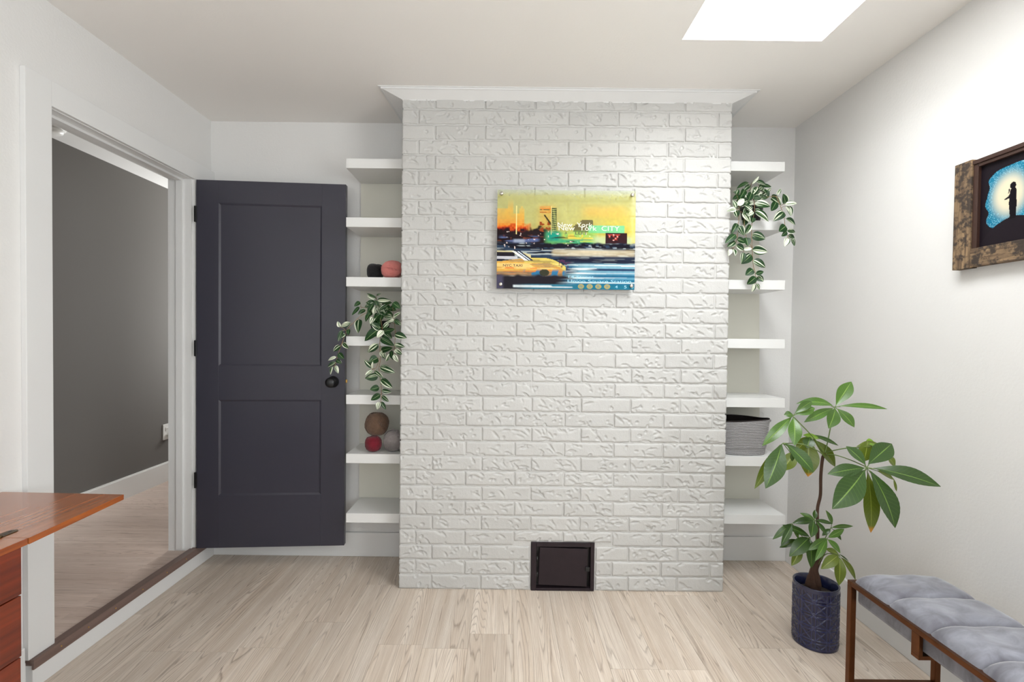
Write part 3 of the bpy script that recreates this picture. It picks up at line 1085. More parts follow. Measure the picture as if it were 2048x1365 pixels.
Lleaves = [(575, 150, 495, 115, 52, 'p'), (590, 140, 490, 90, 26, 'g'), (595, 110, 640, 95, 20, 'g'), (600, 165, 750, 165, 60, 's'), (570, 190, 468, 236, 56, 's'),
           (582, 225, 563, 318, 62, 'p'), (600, 180, 692, 302, 50, 's'), (705, 215, 618, 270, 46, 's'), (472, 258, 398, 312, 48, 's'), (420, 178, 358, 228, 46, 'g'),
           (412, 230, 333, 322, 38, 'g'), (762, 190, 846, 252, 72, 'g'), (702, 215, 725, 285, 55, 'g'), (410, 362, 400, 512, 78, 's'), (650, 200, 760, 190, 55, 'g'),
           (560, 200, 500, 300, 55, 'g'), (640, 250, 700, 330, 60, 'g'), (520, 300, 480, 390, 50, 'g'), (600, 240, 640, 330, 55, 's'),
           (322, 400, 214, 442, 58, 's'), (206, 445, 184, 384, 40, 'p'), (232, 478, 190, 596, 52, 's'), (268, 520, 200, 562, 52, 's'), (305, 465, 298, 532, 46, 'g'),
           (216, 640, 140, 702, 54, 's'), (240, 608, 302, 672, 52, 's'), (192, 718, 252, 778, 64, 'g'), (172, 758, 84, 796, 34, 'p'), (166, 808, 80, 866, 48, 's'), (168, 790, 230, 828, 48, 's'),
           (132, 858, 110, 946, 36, 'p'), (164, 848, 192, 932, 44, 'p'),
           (560, 340, 525, 415, 62, 'p'), (632, 466, 534, 398, 72, 's'), (640, 450, 468, 592, 104, 'g'), (668, 482, 598, 558, 66, 'p'), (668, 482, 758, 566, 74, 's'), (762, 342, 668, 330, 58, 's'),
           (782, 365, 698, 398, 46, 'p'), (722, 392, 658, 462, 50, 'p'), (782, 365, 852, 424, 54, 's'), (770, 348, 848, 290, 40, 'p'), (660, 492, 788, 466, 66, 's'), (636, 560, 782, 642, 80, 's'),
           (786, 520, 914, 562, 78, 's'), (614, 620, 498, 712, 76, 's'), (784, 626, 892, 656, 54, 's'), (640, 692, 766, 662, 64, 'g'), (782, 682, 864, 732, 54, 's'), (642, 690, 692, 778, 66, 's'),
           (745, 690, 772, 792, 55, 'g'), (738, 725, 690, 804, 48, 'p'), (774, 730, 822, 812, 50, 'p'),
           (608, 768, 515, 815, 96, 'g'), (556, 876, 464, 785, 62, 's'), (545, 882, 556, 804, 32, 'p'), (552, 896, 474, 952, 44, 'p'), (612, 958, 470, 982, 82, 's'), (570, 904, 668, 982, 50, 's'),
           (628, 862, 792, 926, 82, 's'), (638, 990, 764, 1086, 78, 's'), (622, 1078, 524, 1102, 72, 'g'), (648, 1112, 750, 1128, 50, 's'), (636, 1150, 534, 1214, 66, 'g'), (648, 1165, 724, 1228, 56, 's'),
           (622, 1230, 600, 1312, 54, 'p'), (638, 1228, 692, 1312, 46, 's')]
Lstems = [[(610, 300, 2.66), (630, 345, 2.60), (656, 480, 2.565), (630, 560, 2.56), (630, 700, 2.56), (635, 790, 2.56), (620, 860, 2.56), (630, 980, 2.56), (645, 1100, 2.56), (640, 1232, 2.56)],
          [(700, 280, 2.66), (770, 360, 2.58), (790, 500, 2.55), (785, 640, 2.545), (790, 732, 2.545)],
          [(590, 250, 2.66), (440, 320, 2.58), (350, 400, 2.565), (290, 465, 2.56), (240, 590, 2.56), (200, 700, 2.56), (165, 820, 2.56), (150, 862, 2.56)],
          [(620, 300, 2.69), (600, 200, 2.68), (590, 130, 2.68)], [(620, 300, 2.69), (720, 230, 2.66), (790, 215, 2.66)], [(600, 290, 2.69), (520, 250, 2.65), (430, 235, 2.63)],
          [(625, 780, 2.56), (590, 870, 2.56), (545, 885, 2.56)]]


def ydl(cx, cy):
    y = 2.555 if (cy > 380 or cx < 400) else 2.60 + 0.05 * (1 - cy / 400)
    if cx > 830:
        y = 2.478
    elif cx > 760:
        y = min(y, 2.53)
    return y


pc = U(640 + 630 / 5.25, 672, Y=2.70)
lt = empty('trailing_plant', (pc.x, 2.70, LZ[3] + 0.05), 'trailing plant with white-striped leaves draping past the dark door', 'plant', 'trailing variegated plants on the shelves')
zz = LZ[3] + 0.05
lathe('pot', [(0.040, 0.0), (0.052, 0.070), (0.056, 0.072), (0.056, 0.085), (0.050, 0.085), (0.048, 0.074)], (pc.x, 2.70, zz + 0.0006), 'black_pot', lt, 28)
rgl = random.Random(5)
for _ in range(20):      # shaded inner leaves of the crown
    a_, q_ = rgl.uniform(0, 2 * math.pi), rgl.uniform(20, 120)
    bx_, by_ = 640 + q_ * 1.05 * math.cos(a_), 275 + q_ * 0.95 * math.sin(a_)
    a_ += rgl.uniform(-0.6, 0.6)
    Lleaves.insert(0, (bx_, by_, bx_ + 78 * math.cos(a_), by_ + 70 * math.sin(a_) + 12, rgl.uniform(44, 58), rgl.choice('ggs')))
trailing(lt, 640, 570, 5.25, Lleaves, Lstems, ydl, 3)

Rleaves = [(318, 585, 442, 488, 56, 'p'), (350, 470, 442, 482, 30, 'g'), (300, 460, 352, 404, 22, 'p'), (275, 448, 190, 496, 32, 'g'), (288, 468, 238, 512, 34, 's'), (335, 440, 400, 470, 36, 's'),
           (212, 540, 160, 572, 34, 's'), (200, 528, 165, 515, 26, 's'), (186, 535, 206, 498, 32, 's'), (186, 632, 164, 574, 40, 'p'), (186, 640, 118, 656, 42, 'p'), (180, 648, 196, 702, 48, 's'),
           (195, 612, 246, 568, 44, 'p'), (270, 540, 200, 592, 44, 's'), (312, 592, 200, 612, 48, 'p'), (320, 600, 434, 622, 60, 'p'), (302, 650, 244, 612, 40, 's'), (308, 655, 268, 692, 44, 'p'),
           (322, 655, 420, 732, 72, 's'), (235, 665, 286, 738, 78, 's'), (318, 640, 372, 668, 40, 's'), (310, 700, 300, 740, 40, 'g'), (380, 520, 420, 560, 60, 'g'), (360, 500, 410, 530, 50, 's'),
           (290, 500, 330, 560, 50, 'g'), (250, 500, 215, 560, 46, 'g'), (300, 520, 270, 590, 46, 's'), (340, 480, 300, 540, 46, 's'), (230, 540, 180, 620, 46, 'g'),
           (196, 744, 150, 822, 44, 's'), (205, 760, 242, 832, 54, 's'), (292, 752, 245, 828, 44, 's'), (252, 712, 246, 762, 44, 'g'), (186, 824, 106, 888, 50, 'g'), (182, 874, 120, 914, 44, 's'), (194, 862, 258, 882, 54, 's'),
           (258, 845, 272, 908, 54, 'g'), (190, 898, 244, 936, 48, 's'), (152, 928, 130, 978, 30, 'p'), (170, 928, 182, 978, 30, 'p'), (298, 825, 398, 856, 68, 's'), (240, 930, 302, 926, 34, 'p'), (303, 932, 414, 948, 66, 's'),
           (240, 952, 224, 1036, 46, 's'), (298, 968, 224, 1036, 62, 's'), (308, 1008, 398, 1062, 62, 's'), (310, 1074, 254, 1118, 56, 'g'), (328, 1106, 386, 1090, 36, 'g'), (330, 1128, 264, 1182, 56, 'g'), (340, 1126, 384, 1162, 46, 's'),
           (316, 1178, 300, 1238, 38, 'p'), (330, 1178, 354, 1222, 30, 'p'),
           (440, 560, 512, 612, 60, 's'), (476, 588, 438, 656, 58, 'g'), (480, 538, 508, 494, 28, 'p'), (440, 552, 482, 545, 28, 'g'), (542, 602, 524, 530, 56, 's'), (540, 606, 624, 600, 40, 'p'), (548, 618, 582, 694, 60, 'p'),
           (532, 662, 454, 728, 66, 's'), (545, 708, 612, 758, 52, 's'), (545, 762, 494, 802, 60, 'g'), (553, 796, 612, 808, 34, 's'), (552, 800, 512, 836, 40, 'g'), (560, 828, 608, 858, 44, 's'), (558, 848, 535, 910, 44, 'p'), (586, 846, 606, 908, 30, 's')]
Rstems = [[(300, 560, 2.68), (320, 590, 2.61), (315, 680, 2.565), (300, 760, 2.56), (300, 850, 2.56), (305, 950, 2.56), (310, 1040, 2.56), (325, 1100, 2.56), (330, 1175, 2.56)],
          [(270, 560, 2.66), (215, 620, 2.57), (205, 740, 2.55), (195, 850, 2.55), (165, 930, 2.55)],
          [(270, 600, 2.62), (245, 720, 2.56), (262, 850, 2.56), (300, 920, 2.56), (245, 935, 2.56)],
          [(320, 540, 2.68), (400, 555, 2.62), (470, 550, 2.58), (505, 620, 2.565), (530, 690, 2.56), (540, 770, 2.56), (560, 850, 2.56)],
          [(300, 580, 2.70), (290, 500, 2.68), (300, 450, 2.68)], [(290, 580, 2.70), (240, 530, 2.66), (205, 530, 2.64)], [(310, 580, 2.70), (340, 500, 2.66), (380, 480, 2.65)]]


def ydr(cx, cy):
    y = 2.555 if (cy > 640 or cx > 445) else 2.59 + 0.06 * max(0, 1 - (cy - 400) / 240)
    if cx < 150:
        y = 2.476
    elif cx < 200:
        y = min(y, 2.53)
    return y


pc = U(1420 + 295 / 3.591, 440, Y=2.70)
rt = empty('trailing_plant', (pc.x, 2.70, RZ[1] + 0.05), 'trailing plant with white-striped leaves hanging near the right wall', 'plant', 'trailing variegated plants on the shelves')
zz = RZ[1] + 0.05
lathe('pot', [(0.042, 0.0), (0.054, 0.075), (0.058, 0.077), (0.058, 0.092), (0.052, 0.092), (0.050, 0.080)], (pc.x, 2.70, zz + 0.0006), 'black_pot', rt, 28)
for _ in range(16):
    a_, q_ = rgl.uniform(0, 2 * math.pi), rgl.uniform(15, 85)
    bx_, by_ = 295 + q_ * 1.1 * math.cos(a_), 570 + q_ * 0.9 * math.sin(a_)
    a_ += rgl.uniform(-0.6, 0.6)
    Rleaves.insert(0, (bx_, by_, bx_ + 58 * math.cos(a_), by_ + 50 * math.sin(a_) + 8, rgl.uniform(34, 44), rgl.choice('gss')))
trailing(rt, 1420, 240, 3.591, Rleaves, Rstems, ydr, 8)

# ------------------------------------------------------------------ money tree in the navy pot
PX, PY, PR, PH = 1.354, 2.098, 0.0885, 0.256
mt = empty('potted_money_tree', (PX, PY, 0), 'money tree with fan-shaped leaves in a navy lattice-embossed ceramic pot', 'plant')
SEG, RW = 240, 130
V, F, colr = [], [], []
per = 2 * math.pi * PR / 10
for j in range(RW + 1):
    z = PH * j / RW
    for s in range(SEG):
        a = 2 * math.pi * s / SEG
        u, v = (s / SEG * 10) % 1.0, ((z - 0.012) / per) % 1.0

        def ln(d, w):
            return max(0.0, 1 - abs(d) / w)
        h_ = 0.0
        if 0.012 < z < PH - 0.014:
            for q in (0.38, 0.62):
                h_ = max(h_, ln(u - q, 0.045), ln(v - q, 0.045))
            d1 = ((u - v + 0.5) % 1.0) - 0.5
            d2 = ((u + v + 0.5) % 1.0) - 0.5
            h_ = max(h_, ln(d1, 0.05), ln(d2, 0.05))
        else:
            h_ = 0.35
        f = min(1.0, h_ * 1.6)
        r_ = PR - 0.003 + 0.0030 * f
        if j == 0:
            r_ -= 0.004
        V.append((r_ * math.cos(a), r_ * math.sin(a), z))
        e_ = max(0.0, f - 0.7) / 0.3 if 0.012 < z < PH - 0.014 else 0.2
        colr.append((0.004 + 0.020 * e_, 0.006 + 0.024 * e_, 0.044 + 0.055 * e_, 1))
for r_, z in ((PR - 0.001, PH + 0.003), (PR - 0.005, PH + 0.004), (PR - 0.010, PH - 0.001), (PR - 0.011, PH - 0.05)):
    for s in range(SEG):
        a = 2 * math.pi * s / SEG
        V.append((r_ * math.cos(a), r_ * math.sin(a), z))
        colr.append((0.010, 0.014, 0.050, 1))
nr_ = RW + 5
for j in range(nr_ - 1):
    for s in range(SEG):
        F.append((j * SEG + s, j * SEG + (s + 1) % SEG, (j + 1) * SEG + (s + 1) % SEG, (j + 1) * SEG + s))
F.append(tuple(range(SEG))[::-1])
o = mesh('pot', V, F, 'navy_glaze', smooth=True)
ca = o.data.color_attributes.new('Col', 'FLOAT_COLOR', 'POINT')
ca.data.foreach_set('color', np.array(colr, dtype=np.float32).ravel())
o.location = (PX, PY, 0)
adopt(o, mt)
lathe('soil', [(0.0765, PH - 0.05), (0.0765, PH - 0.044), (0.05, PH - 0.038), (0.01, PH - 0.034)], (PX, PY, 0), 'soil', mt, 32)

bc = lathe('bark_chip', [(0.006, 0.0), (0.014, 0.004), (0.012, 0.010), (0.004, 0.014)], (PX + 0.030, PY - 0.038, PH - 0.042), 'stem_tan', mt, 9, 1.2, 0.7)
S1 = lambda x, y: (1480 + x / 2.352, 740 + y / 2.352)
S2 = lambda x, y: (1530 + x / 4.405, 1000 + y / 4.405)


def pth(f, pts):
    return catmull([U(*f(x, y), Y=yy) for x, y, yy in pts], 6)


# trunk with swollen braided base
tk = pth(S1, [(352, 1035, 2.098), (348, 960, 2.098), (358, 900, 2.09), (366, 780, 2.08), (364, 660, 2.07), (378, 590, 2.06), (380, 500, 2.05), (388, 420, 2.04), (398, 394, 2.04)])
n_ = len(tk)
tube('trunk', tk, [0.024 - 0.012 * min(1, i / (n_ * 0.12)) - 0.0060 * min(1, i / (n_ * 0.35)) for i in range(n_)], 'trunk_brown', mt, 10)
tk = pth(S2, [(385, 760, 2.11), (400, 660, 2.11), (425, 580, 2.10), (440, 480, 2.09), (452, 400, 2.085)])
tube('trunk', tk, [0.016, 0.015, 0.014, 0.013, 0.012, 0.011] + [0.008] * (len(tk) - 6), 'trunk_brown', mt, 8)
tk = pth(S2, [(470, 760, 2.085), (462, 690, 2.085), (448, 620, 2.09), (470, 560, 2.08), (520, 460, 2.06), (530, 430, 2.06)])
tube('trunk', tk, [0.013 - 0.009 * i / len(tk) for i in range(len(tk))], 'trunk_brown', mt, 8)

YT, YA, YBb, YCc, YD, YE = 2.02, 1.98, 1.94, 1.90, 1.97, 2.06
for f, pts in ((S1, [(398, 396, 2.04), (412, 340, 2.04), (430, 250, 2.03), (447, 177, YT)]),
               (S1, [(396, 398, 2.04), (365, 345, 2.02), (330, 302, 2.0), (252, 222, YA)]),
               (S1, [(394, 404, 2.04), (360, 378, 2.0), (290, 350, 1.97), (202, 346, YBb)]),
               (S1, [(400, 398, 2.04), (450, 402, 1.99), (520, 425, 1.95), (595, 458, YCc)]),
               (S1, [(400, 392, 2.04), (450, 378, 2.0), (530, 366, 1.99), (600, 372, YD)]),
               (S1, [(402, 394, 2.04), (380, 360, 2.05), (335, 312, YE)]),
               (S2, [(452, 520, 2.09), (448, 350, 2.07), (436, 182, 2.05)]), (S2, [(430, 560, 2.09), (405, 440, 2.06), (396, 332, 2.03)]),
               (S2, [(430, 530, 2.09), (330, 330, 2.07), (237, 212, 2.05)]), (S2, [(462, 590, 2.08), (520, 460, 2.05), (546, 342, 2.02)]),
               (S2, [(460, 500, 2.09), (520, 360, 2.08), (582, 246, 2.08)]), (S2, [(470, 565, 2.08), (540, 480, 2.04), (650, 488, 1.99)])):
    tube('petiole', pth(f, pts), 0.0022 if f is S1 else 0.0018, 'stem_green', mt, 6)

TL = [  # crop, base, tip, width, centre depth, material, droop factor, arch
    (S1, 450, 170, 524, 56, 62, YT, 'g', 0.5, 0.03), (S1, 440, 172, 264, 160, 44, YT, 'g', 0.3, 0.16), (S1, 458, 172, 694, 186, 30, YT, 'g', 0.2, 0.07), (S1, 440, 180, 300, 248, 42, YT, 'g', 0.6, 0.06),
    (S1, 447, 182, 416, 277, 60, YT, 'g', 0.7, 0.08), (S1, 455, 182, 538, 272, 50, YT, 'g', 0.7, 0.08),
    (S1, 256, 206, 338, 148, 40, YA, 'g', 0.5, 0.08), (S1, 258, 213, 352, 180, 46, YA, 'g', 0.4, 0.06), (S1, 250, 212, 206, 214, 34, YA, 'g', 0.3, 0.1), (S1, 243, 222, 104, 360, 50, YA, 'g', 0.4, 0.08),
    (S1, 250, 224, 256, 358, 58, YA, 'g', 0.5, 0.10),
    (S1, 196, 348, 120, 560, 90, YBb, 'd', 0.4, 0.08), (S1, 190, 350, 68, 562, 48, YBb + 0.04, 'o', 0.2, 0.06), (S1, 212, 345, 347, 484, 70, YBb, 'd', 0.45, 0.06), (S1, 268, 380, 193, 477, 62, YE, 'o', 0.2, 0.05),
    (S1, 240, 390, 245, 432, 22, YBb + 0.03, 'g', 0.2, 0.05),
    (S1, 318, 320, 320, 504, 84, YE, 'o', 0.2, 0.06), (S1, 342, 326, 448, 458, 62, YE, 'o', 0.2, 0.06), (S1, 330, 304, 464, 358, 24, YE - 0.02, 'd', 0.2, 0.05), (S1, 378, 326, 296, 308, 30, YE - 0.03, 'f', 0.2, 0.05),
    (S1, 330, 316, 314, 370, 52, YE - 0.04, 'd', 0.5, 0.05), (S1, 330, 312, 262, 384, 50, YE, 'o', 0.2, 0.05),
    (S1, 602, 446, 714, 348, 84, YCc, 'd', 0.7, 0.05), (S1, 592, 450, 498, 360, 64, YCc, 'd', 0.7, 0.05), (S1, 588, 462, 411, 492, 62, YCc, 'd', 0.3, 0.06), (S1, 588, 470, 433, 656, 112, YCc, 'd', 0.45, 0.06),
    (S1, 600, 478, 615, 768, 70, YCc + 0.03, 'o', 0.15, 0.05), (S1, 610, 472, 730, 746, 110, YCc, 'd', 0.4, 0.06), (S1, 625, 462, 946, 551, 90, YCc, 'd', 0.9, 0.05), (S1, 585, 482, 498, 642, 62, YCc + 0.03, 'o', 0.2, 0.05),
    (S1, 640, 474, 724, 518, 34, YCc + 0.03, 'o', 0.2, 0.05),
    (S1, 600, 332, 582, 432, 70, YD, 'o', 0.2, 0.05), (S1, 545, 362, 645, 345, 30, YD, 'o', 0.2, 0.08), (S1, 640, 350, 590, 340, 40, YD, 'f', 0.2, 0.05), (S1, 686, 400, 730, 455, 44, YD, 'o', 0.2, 0.05), (S1, 722, 510, 737, 574, 14, YD, 'o', 0.0, 0.0),
    (S2, 436, 180, 306, 118, 48, 2.05, 'g', 0.5, 0.05), (S2, 430, 180, 240, 208, 64, 2.05, 'd', 0.2, 0.10), (S2, 438, 172, 440, 88, 40, 2.05, 'd', 0.5, 0.04), (S2, 445, 180, 598, 214, 36, 2.05, 'd', 0.3, 0.06),
    (S2, 445, 188, 546, 324, 50, 2.04, 'd', 0.6, 0.06), (S2, 425, 190, 405, 334, 80, 2.03, 'd', 0.6, 0.06), (S2, 425, 186, 270, 215, 40, 2.04, 'd', 0.5, 0.06),
    (S2, 392, 326, 148, 222, 66, 2.03, 'd', 0.3, 0.06), (S2, 386, 336, 212, 502, 116, 2.03, 'd', 0.5, 0.08), (S2, 320, 430, 232, 584, 74, 2.04, 'o', 0.2, 0.05), (S2, 392, 345, 405, 604, 96, 2.02, 'd', 0.2, 0.06), (S2, 380, 350, 350, 470, 90, 2.05, 'd', 0.2, 0.05),
    (S2, 232, 212, 66, 352, 56, 2.05, 'd', 0.3, 0.08), (S2, 235, 222, 140, 402, 62, 2.04, 'd', 0.3, 0.06), (S2, 240, 225, 294, 348, 44, 2.06, 'g', 0.2, 0.05), (S2, 292, 356, 126, 424, 58, 2.05, 'd', 0.3, 0.08),
    (S2, 540, 342, 380, 448, 64, 2.02, 'g', 0.5, 0.05), (S2, 543, 352, 438, 544, 60, 2.01, 'g', 0.5, 0.05), (S2, 552, 350, 664, 474, 66, 2.01, 'g', 0.5, 0.06), (S2, 556, 334, 698, 258, 56, 2.03, 'g', 0.5, 0.05),
    (S2, 590, 246, 778, 234, 38, 2.07, 'g', 0.3, 0.06), (S2, 592, 214, 534, 92, 48, 2.08, 'g', 0.2, 0.05), (S2, 600, 262, 672, 358, 38, 2.08, 'd', 0.2, 0.05), (S2, 576, 258, 502, 318, 42, 2.08, 'd', 0.2, 0.05),
    (S2, 646, 490, 492, 612, 92, 1.99, 'o', 0.3, 0.06), (S2, 658, 510, 650, 758, 90, 1.99, 'o', 0.2, 0.06), (S2, 672, 510, 798, 712, 62, 1.99, 'o', 0.2, 0.08), (S2, 655, 482, 738, 546, 16, 1.99, 'd', 0.2, 0.05), (S2, 534, 436, 650, 484, 56, 2.03, 'o', 0.2, 0.06)]
rg = random.Random(21)
LM = {'p': 'leaf_olive_plain', 'g': 'leaf_green', 'd': 'leaf_deep', 'o': 'leaf_olive', 'f': 'leaf_fresh'}
for f, bx, by, tx, ty, w, yc, kind, droop, arch in TL:
    s = 2.352 if f is S1 else 4.405
    a, b = f(bx, by), f(tx, ty)
    dy = (b[1] - a[1]) * yc / FPX
    yt = yc - droop * dy
    if kind == 'o' and (tx, ty) not in ((615, 768), (320, 504)):
        kind = 'p'
    if (tx, ty) == (946, 551):
        yt = 1.80
    if (tx, ty) == (694, 186):
        yt = 1.98
    P0, P1 = U(a[0], a[1], Y=yc), U(b[0], b[1], Y=yt)
    nr = Vector((rg.uniform(-0.25, 0.25), -0.9, 0.75 + rg.uniform(-0.15, 0.2)))
    hubs = ((447, 176, YT), (251, 216, YA), (202, 346, YBb), (597, 461, YCc), (600, 372, YD), (335, 312, YE)) if f is S1 else ((436, 181, 2.05), (395, 333, 2.03), (236, 212, 2.05), (546, 343, 2.02), (582, 248, 2.08), (652, 490, 1.99))
    hq = min(hubs, key=lambda c: math.hypot(c[0] - bx, c[1] - by))
    if math.hypot(hq[0] - bx, hq[1] - by) < 120:
        tube('leaf_stalk', [U(*f(hq[0], hq[1]), Y=hq[2]), P0 + (P1 - P0) * 0.06], 0.0016 if f is S1 else 0.0011, 'stem_green', mt, 5)
    o = leaf_mesh('leaf', P0, P1, w / s * yc / FPX * 1.04, nr, LM[kind], mt, arch=arch, fold=rg.uniform(0.12, 0.28),
                  pleat=(0.026 if f is S1 else 0.0) if kind in 'gd' else 0.010, shape='obovate' if f is S1 else 'ell', nseg=72 if f is S1 else 18)

# ------------------------------------------------------------------ bench with velvet channels
BX0, BX1, BY1, BY0, BZ = 1.231, 1.556, 1.735, 0.62, 0.450
T = 0.020
bn = empty('upholstered_bench', ((BX0 + BX1) / 2, (BY0 + BY1) / 2, 0), 'bronze metal bench with grey velvet channelled seat along the right wall', 'bench')
for x in (BX0, BX1 - T):
    box('rail', x, x + T, BY0 + T, BY1 - T, BZ - T * 0.8, BZ, 'bronze_metal', bn, 0.002)
for y in (BY0, BY1 - T):
    box('rail', BX0, BX1, y, y + T, BZ - T * 0.8, BZ, 'bronze_metal', bn, 0.002)
    for x in (BX0, BX1 - T):
        box('leg', x, x + T, y, y + T, 0, BZ - T * 0.8, 'bronze_metal', bn, 0.002)
    box('stretcher', BX0 + T, BX1 - T, y, y + T, 0.070, 0.070 + T, 'bronze_metal', bn, 0.002)
for y in (1.430, 0.90):
    boxes('strap', [(BX0, BX0 + 0.012, y, y + 0.028, 0.372, BZ - T * 0.8), (BX1 - 0.012, BX1, y, y + 0.028, 0.372, BZ - T * 0.8), (BX0, BX1, y, y + 0.028, 0.360, 0.372)], 'bronze_metal', bn, 0.001)
base = box('seat_base', BX0 + T + 0.002, BX1 - T - 0.002, BY0 + T, BY1 - T, 0.376, 0.436, 'grey_velvet', bn, 0.010)
seams = [BY1 - T + 0.004, 1.566, 1.412, 1.258, 1.104, 0.950, 0.796, BY0 + T - 0.004]
for a, b in zip(seams, seams[1:]):
    nx, ny = 26, 18
    V, F = [], []
    x0, x1 = BX0 + T * 0.35, BX1 - T * 0.35
    for j in range(ny + 1):
        for i in range(nx + 1):
            u, v = i / nx * 2 - 1, j / ny * 2 - 1
            hx_ = (1 - abs(u) ** 6) ** 0.5
            hy_ = 0.45 + 0.55 * (1 - abs(v) ** 5) ** 0.5
            z = 0.438 + 0.050 * hx_ * hy_ + 0.0015 * math.sin(9 * u + a * 40) * hy_
            V.append((x0 + (x1 - x0) * i / nx, b + (a - b) * j / ny, z))
    for j in range(ny):
        for i in range(nx):
            q = j * (nx + 1) + i
            F.append((q, q + 1, q + nx + 2, q + nx + 1))
    o = mesh('seat_pad', V, F, 'grey_velvet', smooth=True)
    adopt(o, bn)

# ------------------------------------------------------------------ sewing cabinet by the doorway
dk = empty('sewing_cabinet', (-1.49, 1.0, 0), 'mahogany cabinet table with an open fold-out leaf beside the doorway', 'table')
polyprism('leaf_top', [(-1.722, 1.2995), (-1.268, 1.2995), (-1.296, 1.661), (-1.722, 1.674)], 0.7335, 0.7500, 'mahogany_top', dk)
polyprism('leaf_edge', [(-1.268, 1.2995), (-1.2665, 1.2995), (-1.2945, 1.6605), (-1.296, 1.661)], 0.7330, 0.7503, 'mahogany_edge', dk)
box('table_top', -1.705, -1.270, 0.48, 1.2975, 0.7335, 0.7500, 'mahogany_top', dk)
box('top_edge', -1.270, -1.2685, 0.48, 1.2975, 0.7330, 0.7503, 'mahogany_edge', dk)
box('body', -1.690, -1.292, 0.52, 1.2840, 0.05, 0.7335, 'mahogany_body', dk)
for z0, z1, dx in ((0.606, 0.7315, 0.0), (0.440, 0.602, 0.001), (0.250, 0.436, 0.003), (0.070, 0.246, 0.003)):
    d_ = box('drawer', -1.2925, -1.2735 - dx, 0.53, 1.2855, z0, z1, 'mahogany_body', dk, 0.0015)
    zc = (z0 + z1) / 2
    lathe('knob', [(0.008, 0.0), (0.007, -0.010), (0.015, -0.016), (0.015, -0.024), (0.006, -0.028)], (-1.2735 - dx, 0.905, zc), 'old_brass', d_, 14, axis='X')
for x in (-1.68, -1.33):
    for y in (0.54, 1.235):
        box('foot', x, x + 0.04, y, y + 0.04, 0, 0.05, 'mahogany_body', dk)
for hx_ in (-1.352,):
    pts = []
    for k_ in range(9):
        a = math.pi * k_ / 8
        pts.append((hx_ + 0.013 * math.cos(a), 1.338 + 0.013 * math.sin(a)))
    pts += [(hx_ - 0.013, 1.262)] + [(hx_ - 0.013 * math.cos(math.pi * k_ / 8), 1.262 - 0.013 * math.sin(math.pi * k_ / 8)) for k_ in range(1, 9)]
    hg = polyprism('hinge', pts, 0.7501, 0.7516, 'old_brass', dk)
    tube('knuckle', [(hx_ - 0.013, 1.2985, 0.752), (hx_ + 0.013, 1.2985, 0.752)], 0.0035, 'old_brass', hg, 8)
    for yy in (1.318, 1.338, 1.282, 1.262):
        lathe('screw', [(0.0042, 0.0), (0.0038, 0.0008), (0.001, 0.001)], (hx_ + (0.004 if yy in (1.318, 1.262) else -0.004), yy, 0.7514), 'black_metal', hg, 10)

# ------------------------------------------------------------------ acrylic city print on stand-offs


def vnoise(shape, fx, fy, seed):
    r_ = np.random.default_rng(seed)
    h, w = shape
    g = r_.random((int(fy) + 3, int(fx) + 3))
    ys, xs = np.linspace(0, fy, h), np.linspace(0, fx, w)
    yi, xi = ys.astype(int), xs.astype(int)
    ty, tx = (ys - yi)[:, None], (xs - xi)[None, :]
    ty, tx = ty * ty * (3 - 2 * ty), tx * tx * (3 - 2 * tx)
    a, b = g[np.ix_(yi, xi)], g[np.ix_(yi, xi + 1)]
    c, d = g[np.ix_(yi + 1, xi)], g[np.ix_(yi + 1, xi + 1)]
    return (a * (1 - tx) + b * tx) * (1 - ty) + (c * (1 - tx) + d * tx) * ty


def smooth(a, b, x):
    t = np.clip((x - a) / (b - a), 0, 1)
    return t * t * (3 - 2 * t)


def grid_print(name, x0, x1, z0, z1, W, Hh, rgba, mat, parent, place):
    V = [place(i / (W - 1), j / (Hh - 1)) for j in range(Hh) for i in range(W)]
    idx = np.arange(W * Hh).reshape(Hh, W)
    F = np.stack([idx[:-1, :-1], idx[1:, :-1], idx[1:, 1:], idx[:-1, 1:]], -1).reshape(-1, 4).tolist()
    o = mesh(name, V, F, mat)
    ca = o.data.color_attributes.new('Col', 'FLOAT_COLOR', 'POINT')
    ca.data.foreach_set('color', rgba.astype(np.float32).ravel())
    adopt(o, parent)
    return o


def L3(r, g, b):
    return np.array(lin(r, g, b)[:3])


